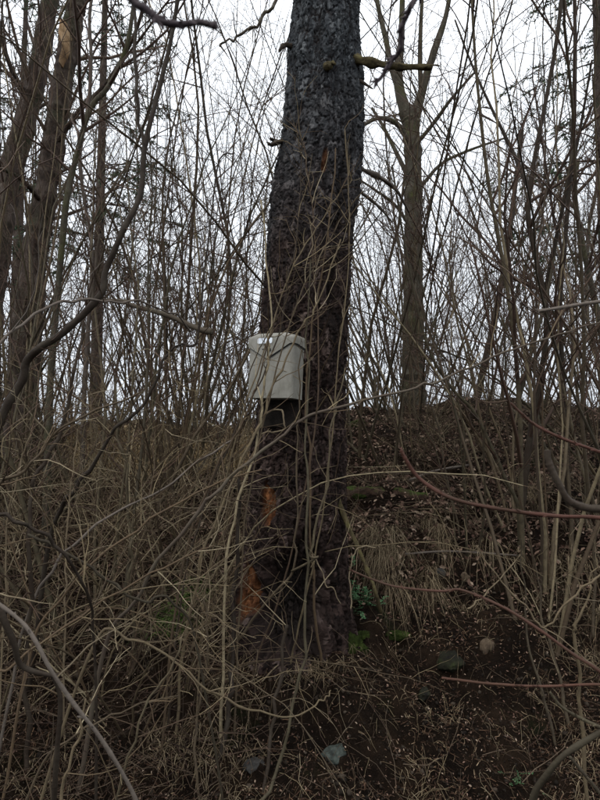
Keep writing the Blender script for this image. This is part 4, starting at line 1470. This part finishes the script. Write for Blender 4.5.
# dead twigs lying about
x, y, z, px, g = cover_pts(15000, 72, 2.45, 8.5, dens=lambda px, d, x: np.clip(.04 + (.28 + .3 * sstep(3.0, 3.6, d)) * (px < 235) + .5 * sstep(3.9, 5.2, d), 0, 1))
T = Tubes()
for i in range(len(x)):
    a = g.uniform(0, 2 * math.pi)
    l_ = g.uniform(.1, .5)
    lift = g.uniform(.0, .12) * (1 + (px[i] < 250))
    d_ = np.array([math.cos(a), math.sin(a), g.normal() * .35])
    p = wander(g, (x[i], y[i], z[i] + lift), d_, l_, 4, .18)
    hh = H(p[:, 0], p[:, 1], False) + .006
    p[:, 2] = np.maximum(p[:, 2], hh)
    r = g.uniform(.0008, .0028)
    T.add(p, r, r * .5, 3)
M_FALLEN = wood_mat('fallen_twig_bark', [(.035, .021, .016), (.075, .047, .033), (.025, .016, .013), (.17, .125, .085), (.05, .031, .023), (.10, .068, .046)], (.03, .02, .015), 40, wet=.85)
link('fallen_twigs', T.mesh('fallen_twigs'), M_FALLEN, None, 'stuff')


# dry grass
def grass(name, spots, seed, mat, hmin, hmax, hang, w=.0016):
    g = np.random.default_rng(seed)
    V, Q, Tn, off = [], [], [], 0
    for (x0, y0, rad_, n_) in spots:
        a = g.uniform(0, 2 * math.pi, n_)
        r = rad_ * np.sqrt(g.random(n_))
        x = x0 + r * np.cos(a)
        y = y0 + r * np.sin(a)
        z = H(x, y) - .005
        l_ = g.uniform(hmin, hmax, n_)
        b = g.uniform(0, 2 * math.pi, n_)
        dx, dy = np.cos(b) * .8, np.sin(b) * .8 - hang * g.uniform(.3, 1.2, n_)
        side = np.stack([-np.sin(b), np.cos(b), 0 * b], -1) * (w * g.uniform(.6, 1.4, n_))[:, None]
        s = np.linspace(0, 1, 5)
        rows_ = []
        for k, f in enumerate(s):
            c_ = np.stack([x + dx * l_ * f ** 1.4 * .7, y + dy * l_ * f ** 1.4 * .7, z + l_ * (.75 * f - .75 * f * f * (1 + hang * .9))], -1)
            c_[:, 2] = np.maximum(c_[:, 2], H(c_[:, 0], c_[:, 1], False) + .004)
            wd = side * (1 - f * .85)
            rows_.append(np.stack([c_ - wd, c_ + wd], 1))
        v = np.stack(rows_, 1)
        V.append(v.reshape(-1, 3))
        ids = off + np.arange(n_ * 10).reshape(n_, 5, 2)
        Q.append(np.stack([ids[:, :-1, 0], ids[:, :-1, 1], ids[:, 1:, 1], ids[:, 1:, 0]], -1).reshape(-1, 4))
        Tn.append(np.repeat(g.random(n_), 10))
        off += n_ * 10
    return link(name, mesh_np(name, np.concatenate(V), np.concatenate(Q), tone=np.concatenate(Tn)), mat, None, 'stuff')


M_STRAW = simple_mat('dry_grass_straw', [(0, (.06, .042, .026)), (.4, (.13, .095, .058)), (.75, (.20, .155, .095)), (1, (.30, .24, .155))], 12, .7, tone=True)
M_GREEN = simple_mat('green_grass', [(0, (.03, .055, .012)), (.5, (.06, .10, .022)), (1, (.10, .14, .04))], 12, .6, tone=True)
g = np.random.default_rng(80)
spots = []
for (px, py, rpx, k) in ((366, 530, 22, 4), (386, 540, 22, 5), (405, 527, 22, 4), (430, 528, 24, 4), (395, 555, 24, 4), (372, 565, 20, 3), (450, 535, 30, 2), (530, 490, 20, 6), (545, 480, 16, 3), (412, 590, 22, 4), (470, 605, 24, 2), (432, 600, 22, 3), (580, 600, 30, 2), (500, 560, 30, 2), (560, 560, 30, 2), (365, 470, 30, 3), (230, 575, 14, 4), (222, 600, 12, 3)):
    for _ in range(k):
        a = G(px + g.normal() * rpx * .5, py + g.normal() * rpx * .35)
        spots.append((a[0], a[1], .05, int(g.integers(30, 80))))
crest = []
for k in range(260):
    a = G(g.uniform(80, 264), g.uniform(430, 468))
    crest.append((a[0], a[1], .14, 60))
M_CREST = simple_mat('bleached_crest_grass', [(0, (.18, .12, .055)), (.4, (.32, .22, .11)), (.75, (.42, .31, .165)), (1, (.48, .38, .23))], 12, .7, tone=True)
grass('crest_grass', crest, 88, M_CREST, .22, .6, .25, .0042)
grass('dry_grass', spots, 81, M_STRAW, .14, .40, .8, .0019)
x, y, z, px, g = cover_pts(1500, 82, 2.5, 9.5, dens=lambda px, d, x: np.clip(.03 + .8 * sstep(4.8, 6.8, d) + .10 * (px > 380), 0, 1) * clump(x, d, 1.4, 6))
for k in range(26):
    a = G(g.uniform(232, 352), g.uniform(638, 664))
    x, y = np.append(x, a[0]), np.append(y, a[1])
for a in BASES:
    if 2.3 < a[1] < 6:
        for k in range(2):
            x, y = np.append(x, a[0] + g.normal() * .03), np.append(y, a[1] - .02 + g.normal() * .03)
grass('withered_grass', [(x[i], y[i], .09, 26) for i in range(len(x))], 83, M_STRAW, .06, .24, .15)
spots = []
for (px, py) in ((180, 612), (188, 600), (172, 622), (195, 592), (168, 630)):
    a = G(px, py)
    spots.append((a[0], a[1], .09, 60))
gg = grass('green_grass', spots, 84, M_GREEN, .12, .34, .2, .0032)

# clods and grit on the cut face of the bank
x, y, z, px, g = cover_pts(9000, 85, 2.4, 4.2)
ico = bmesh.new()
bmesh.ops.create_icosphere(ico, subdivisions=1, radius=1)
iv = np.array([v.co for v in ico.verts])
itri = np.array([[v.index for v in f.verts] for f in ico.faces])
ico.free()
n = len(x)
sz = .0025 + .014 * g.random(n) ** 6
v = iv[None] * (1 + .35 * g.normal(size=(n, len(iv), 1)).clip(-1, 1)) * sz[:, None, None] * g.uniform(.6, 1.2, (n, 1, 3)) + np.stack([x, y, z], -1)[:, None]
tr = (np.arange(n)[:, None, None] * len(iv) + itri[None]).reshape(-1, 3)
M_GRIT = simple_mat('earth_clods', [(0, (.009, .007, .0055)), (.6, (.024, .018, .013)), (1, (.06, .046, .034))], 30, .8, tone=True)
link('earth_clods', mesh_np('earth_clods', v.reshape(-1, 3), tris=tr, tone=np.repeat(g.random(n) ** 1.5, len(iv)), smooth=False), M_GRIT, None, 'stuff')

x, y, z, px, g = cover_pts(26000, 87, 2.4, 4.8, dens=lambda px, d, x: np.clip(1.6 * clump(x, d, 3.0, 8) - .2, 0, 1))
n = len(x)
a = g.uniform(0, 2 * math.pi, n)
N = ground_normal(x, y)
A = np.stack([np.cos(a), np.sin(a), g.normal(size=n) * .3], -1)
A -= N * np.sum(A * N, axis=1, keepdims=True) * .8
A /= np.linalg.norm(A, axis=1, keepdims=True)
Bv = np.cross(N, A)
L = (.004 + .022 * g.random(n) ** 2.5)[:, None]
Wd = g.uniform(.0006, .002, n)[:, None]
c0 = np.stack([x, y, z], -1) + N * g.uniform(.002, .01, n)[:, None]
bend = Bv * L * g.normal(size=(n, 1)) * .35
pts = np.stack([c0 - A * L - Bv * Wd, c0 - A * L + Bv * Wd, c0 + bend + Bv * Wd, c0 + bend - Bv * Wd, c0 + A * L + Bv * Wd * .6, c0 + A * L - Bv * Wd * .6], 1)
base = np.arange(n)[:, None] * 6
M_CHAFF = simple_mat('plant_debris', [(0, (.024, .014, .009)), (.5, (.065, .036, .022)), (.8, (.12, .072, .043)), (1, (.26, .19, .12))], 12, .7, tone=True)
link('plant_debris', mesh_np('plant_debris', pts.reshape(-1, 3), np.concatenate([base + np.array([[0, 1, 2, 3]]), base + np.array([[3, 2, 4, 5]])]), tone=np.repeat(g.random(n) ** 2.8, 6), smooth=False), M_CHAFF, None, 'stuff')

# fine roots dangling from the bank
x, y, z, px, g = cover_pts(900, 86, 2.6, 4.4, px0=180)
T = Tubes()
for i in range(len(x)):
    nn = np.array([g.normal() * .3, -.6, .25])
    p = wander(g, (x[i], y[i], z[i] - .01), nn, g.uniform(.08, .28), 6, .2, -.05, .5)
    p[:, 2] = np.maximum(p[:, 2], H(p[:, 0], p[:, 1], False) + .006)
    T.add(p, .0014, .0008, 3)
link('fine_roots', T.mesh('fine_roots'), M_CANETWIG, None, 'stuff')


# ------------------------------------------------------------------ stones, log, sticks, moss, herbs
def stone(label, px, py, wpx, hpx, mat, seed, sink=.3):
    p = G(px, py)
    g = np.random.default_rng(seed)
    bm = bmesh.new()
    bmesh.ops.create_icosphere(bm, subdivisions=4, radius=1)
    s = wpx / 2 / F * p[1]
    co = np.array([v.co for v in bm.verts])
    planes = g.normal(size=(9, 3))
    planes /= np.linalg.norm(planes, axis=1, keepdims=True)
    k = np.clip((co @ planes.T), 0, None)
    cut = g.uniform(.68, .92, 9)
    f = np.min(np.where(k > cut, cut / np.maximum(k, 1e-6), 1), axis=1) * (1 + .13 * fbm(co * 2 + seed, 5) + .02 * fbm(co * 14 + seed, 3))
    for v_, c_, ff in zip(bm.verts, co, f):
        v_.co = Vector((c_[0] * s * ff, c_[1] * s * .8 * ff, c_[2] * s * hpx / wpx * ff))
    me = bpy.data.meshes.new('stone')
    bm.to_mesh(me)
    bm.free()
    me.polygons.foreach_set('use_smooth', np.ones(len(me.polygons), dtype=bool))
    me.set_sharp_from_angle(angle=R(35))
    o = link('stone', me, mat)
    o.location = (p[0], p[1], p[2] + s * hpx / wpx * (.18 - sink))
    o.rotation_euler = (R(-15), R(g.uniform(-15, 15)), g.uniform(0, 6))
    return tag(o, label, 'stone')


M_ST1 = simple_mat('pale_green_stone', [(.35, (.018, .020, .018)), (.52, (.05, .058, .05)), (.75, (.095, .105, .092))], 30, .8, 50)
M_ST2 = simple_mat('tan_stone', [(.3, (.05, .036, .024)), (.7, (.13, .095, .065))], 18, .8, 50)
M_ST3 = simple_mat('grey_stone', [(.3, (.022, .020, .018)), (.7, (.055, .052, .048))], 18, .7, 50)
M_MOSS = simple_mat('moss', [(.3, (.012, .018, .005)), (.5, (.03, .042, .010)), (.75, (.075, .10, .025))], 22, .9, 120, 1.0, .02)
M_MSTONE = simple_mat('mossy_dark_stone', [(.35, (.010, .009, .008)), (.55, (.018, .018, .011)), (.72, (.03, .038, .013))], 12, .85, 50)
stone('pale greenish flat stone in the dark earth at the bottom centre', 338, 757, 30, 16, M_ST1, 2, .22)
stone('tan pointed stone set in the bank above the thin red stem', 487, 648, 17, 18, M_ST2, 3, .4)
stone('small blue grey stone under the grass brow of the bank', 440, 573, 13, 10, M_ST3, 4)
stone('small rounded tan stone beside the blue grey stone', 466, 580, 11, 11, M_ST2, 5)
stone('dark mossy stone in the bank left of the tan pointed stone', 448, 664, 38, 17, M_MSTONE, 6, .45)
stone('dark rounded stone sunk in the bank at the bottom left centre', 254, 768, 22, 18, M_ST3, 7)
stone('grey stone low in the bank left of the thin red stem', 424, 698, 16, 14, M_MSTONE, 8)
stone('mossy green stone on the crest just right of the spruce trunk', 357, 426, 18, 11, M_MOSS, 9, .1)

# mossy log
a, b_ = G(346, 500), G(428, 503)
a[2] += .03
b_[2] += .03
p = spline([a, a * .7 + b_ * .3 + [0, -.02, .02], a * .35 + b_ * .65 + [0, .01, .01], b_], 8)
g = np.random.default_rng(4)
nr, ns = 40, 18
f = np.linspace(0, 1, nr)
pp = np.stack([np.interp(f, np.linspace(0, 1, len(p)), p[:, i]) for i in range(3)], -1)
an = np.arange(ns) / ns * 2 * math.pi
rv = (.062 - .014 * f)[:, None] * (1 + .34 * fbm(np.stack([np.cos(an)[None] * 1.5 + 0 * f[:, None], np.sin(an)[None] * 1.5 + 0 * f[:, None], f[:, None] * 9 + 0 * an[None]], -1), 4))
rv[0] *= .3
rv[-1] *= .25
ax = nrm(b_ - a)
u_ = nrm(np.cross(ax, [0, 0, 1]))
w_ = np.cross(u_, ax)
v = pp[:, None] + rv[..., None] * (np.cos(an)[None, :, None] * u_ + np.sin(an)[None, :, None] * w_)
ids = np.arange(nr * ns).reshape(nr, ns)
q = np.stack([ids[:-1], np.roll(ids, -1, 1)[:-1], np.roll(ids, -1, 1)[1:], ids[1:]], -1).reshape(-1, 4)
m, t, b = mat_new('mossy_log')
c = ramp(t, [(.3, (.025, .018, .014)), (.55, (.075, .048, .034)), (.75, (.15, .095, .065))], noise(t, 25, 5, .7))
ge = t.nodes.new('ShaderNodeNewGeometry')
sx = t.nodes.new('ShaderNodeSeparateXYZ')
t.links.new(ge.outputs['Normal'], sx.inputs[0])
mf = math_n(t, 'MULTIPLY', math_n(t, 'SUBTRACT', math_n(t, 'ADD', math_n(t, 'MULTIPLY', sx.outputs[2], .45), math_n(t, 'MULTIPLY', noise(t, 12, 5, .7), 1.6)), .98), 4, clamp=True)   # moss sits on the upper side
c = mixc(t, mf, c, (.05, .07, .018))
t.links.new(c, b.inputs['Base Color'])
b.inputs['Roughness'].default_value = .85
b.inputs['Specular IOR Level'].default_value = .05
bump(t, b, noise(t, 70, 5, .7), .9, .02)
tag(link('mossy_log', mesh_np('mossy_log', v.reshape(-1, 3), q), m), 'rotting log with moss on top lying right of the spruce trunk', 'log')

# sticks on the ground
for lab, p0, p1, r in (('pale snapped stick lying in the left brambles', (128, 606), (168, 577), .011), ('broken grey pole lying below the crest at the right', (410, 487), (470, 470), .012), ('grey stick lying along the brow of the right bank', (405, 560), (520, 574), .008), ('pale stick lying at the foot of the spruce', (262, 690), (300, 662), .004)):
    a, b_ = G(*p0), G(*p1)
    up_ = np.array([0, 0, .03 + r])
    ln = spline([a + up_, a * .6 + b_ * .4 + up_ * 1.6, b_ + up_], 6)
    T = Tubes()
    T.add(np.vstack([ln[0], ln, ln[-1]]), np.concatenate([[.001], np.linspace(r, r * .75, len(ln)) * (1 + .1 * np.random.default_rng(3).normal(size=len(ln))), [.001]]), sides=8)
    tag(link('fallen_stick', T.mesh('fallen_stick'), M_TAN if lab.startswith('pale') else M_GREY), lab, 'stick')


# green herbs and moss cushions
def herb(label, spots, n, size, mat, seed, name='green_herb'):
    g = np.random.default_rng(seed)
    c0 = G(*spots[0])
    V, Q, Tn, off = [], [], [], 0
    T = Tubes()
    for (px, py) in spots:
        p0 = G(px, py)
        for k in range(n):
            a = g.uniform(0, 6.28)
            d = nrm([math.cos(a) * .8, math.sin(a) * .8 - .35, g.uniform(.4, 1.1)])
            l_ = g.uniform(.04, .12)
            st = p0 + np.array([g.normal() * .04, g.normal() * .03, 0])
            st[2] = Hs(st[0], st[1]) - .005
            ln = wander(g, st, d, l_, 4, .15, .0, .2)
            T.add(ln, .0012, .0008, 3)
            for j in range(7):
                f = .25 + .75 * j / 6
                q_, tg = at(ln, min(f, .999))
                for sgn in (-1, 1):
                    sd = nrm(np.cross(tg, [0, 0, 1]) * sgn + tg * .5 + g.normal(size=3) * .25)
                    nn = nrm(np.cross(sd, tg)) * size * .12
                    pw = nrm(np.cross(sd, nn)) * size * .38
                    V.append(np.stack([q_, q_ + sd * size * .5 + pw + nn, q_ + sd * size, q_ + sd * size * .5 - pw + nn]))
    v = np.concatenate(V)
    qd = np.arange(len(v)).reshape(-1, 4)
    e = empty(name, tuple(c0), label, 'plant')
    part('foliage', mesh_np('foliage', v, qd, tone=np.repeat(g.random(len(qd)), 4), smooth=False), mat, e)
    part('stalks', T.mesh('stalks'), M_OLIVE, e, 'stuff')


M_HERB = simple_mat('herb_leaves', [(0, (.03, .075, .035)), (.5, (.06, .125, .055)), (1, (.10, .18, .085))], 20, .5, tone=True)
herb('dark green leafy herb growing at the right foot of the spruce', [(338, 588), (346, 600), (356, 604), (366, 606), (344, 612), (342, 596), (350, 590)], 14, .017, M_HERB, 6)
herb('tiny green seedling in the earth at the lower right', [(514, 778), (524, 786)], 4, .010, M_HERB, 7)
herb('low green herb in the brambles left of the spruce', [(176, 612), (188, 600), (182, 622), (196, 590)], 9, .020, M_GREEN, 8)


def cushion(label, px, py, wpx, hpx, seed):
    p = G(px, py)
    g = np.random.default_rng(seed)
    bm = bmesh.new()
    bmesh.ops.create_icosphere(bm, subdivisions=5, radius=1)
    s = wpx / 2 / F * p[1]
    co = np.array([v.co for v in bm.verts])
    f = 1 + .28 * fbm(co * 1.7 + seed, 3) + .10 * fbm(co * 14 + seed, 2)
    for v_, c_, ff in zip(bm.verts, co, f):
        v_.co = Vector((c_[0] * s * ff, c_[1] * s * .6 * ff, c_[2] * s * hpx / wpx * ff))
    me = bpy.data.meshes.new('moss_cushion')
    bm.to_mesh(me)
    bm.free()
    me.polygons.foreach_set('use_smooth', np.ones(len(me.polygons), dtype=bool))
    o = link('moss_cushion', me, M_MOSS)
    o.location = p
    tag(o, label, 'moss')


cushion('dark moss cushion on the earth right of the hollow trunk base', 349, 652, 30, 26, 1)
cushion('small moss cushion just above the larger one by the trunk', 362, 640, 20, 14, 2)
cushion('bright moss cushion beside the log right of the trunk', 362, 497, 18, 7, 3)
cushion('dull moss patch in the bank under the grass tufts', 398, 640, 22, 9, 4)


# where several plants would answer to one description, say which of them is meant by their order from left to right
by = {}
for o in S.objects:
    if o.parent is None and o.get('category') and o.get('group'):
        by.setdefault(o['label'], []).append(o)
ORD = {2: ('left one of two', 'right one of two'), 3: ('left one of three', 'middle one of three', 'right one of three')}
for lab, os_ in by.items():
    if len(os_) > 1:
        os_.sort(key=lambda o: o.location.x / o.location.y)
        n = len(os_)
        for i, o in enumerate(os_):
            w_ = ORD[n][i] if n in ORD else ('leftmost' if i == 0 else 'rightmost' if i == n - 1 else ('second', 'third', 'fourth', 'fifth', 'sixth', 'seventh', 'eighth')[i - 1] + ' from left')
            o['label'] = lab + ', ' + w_
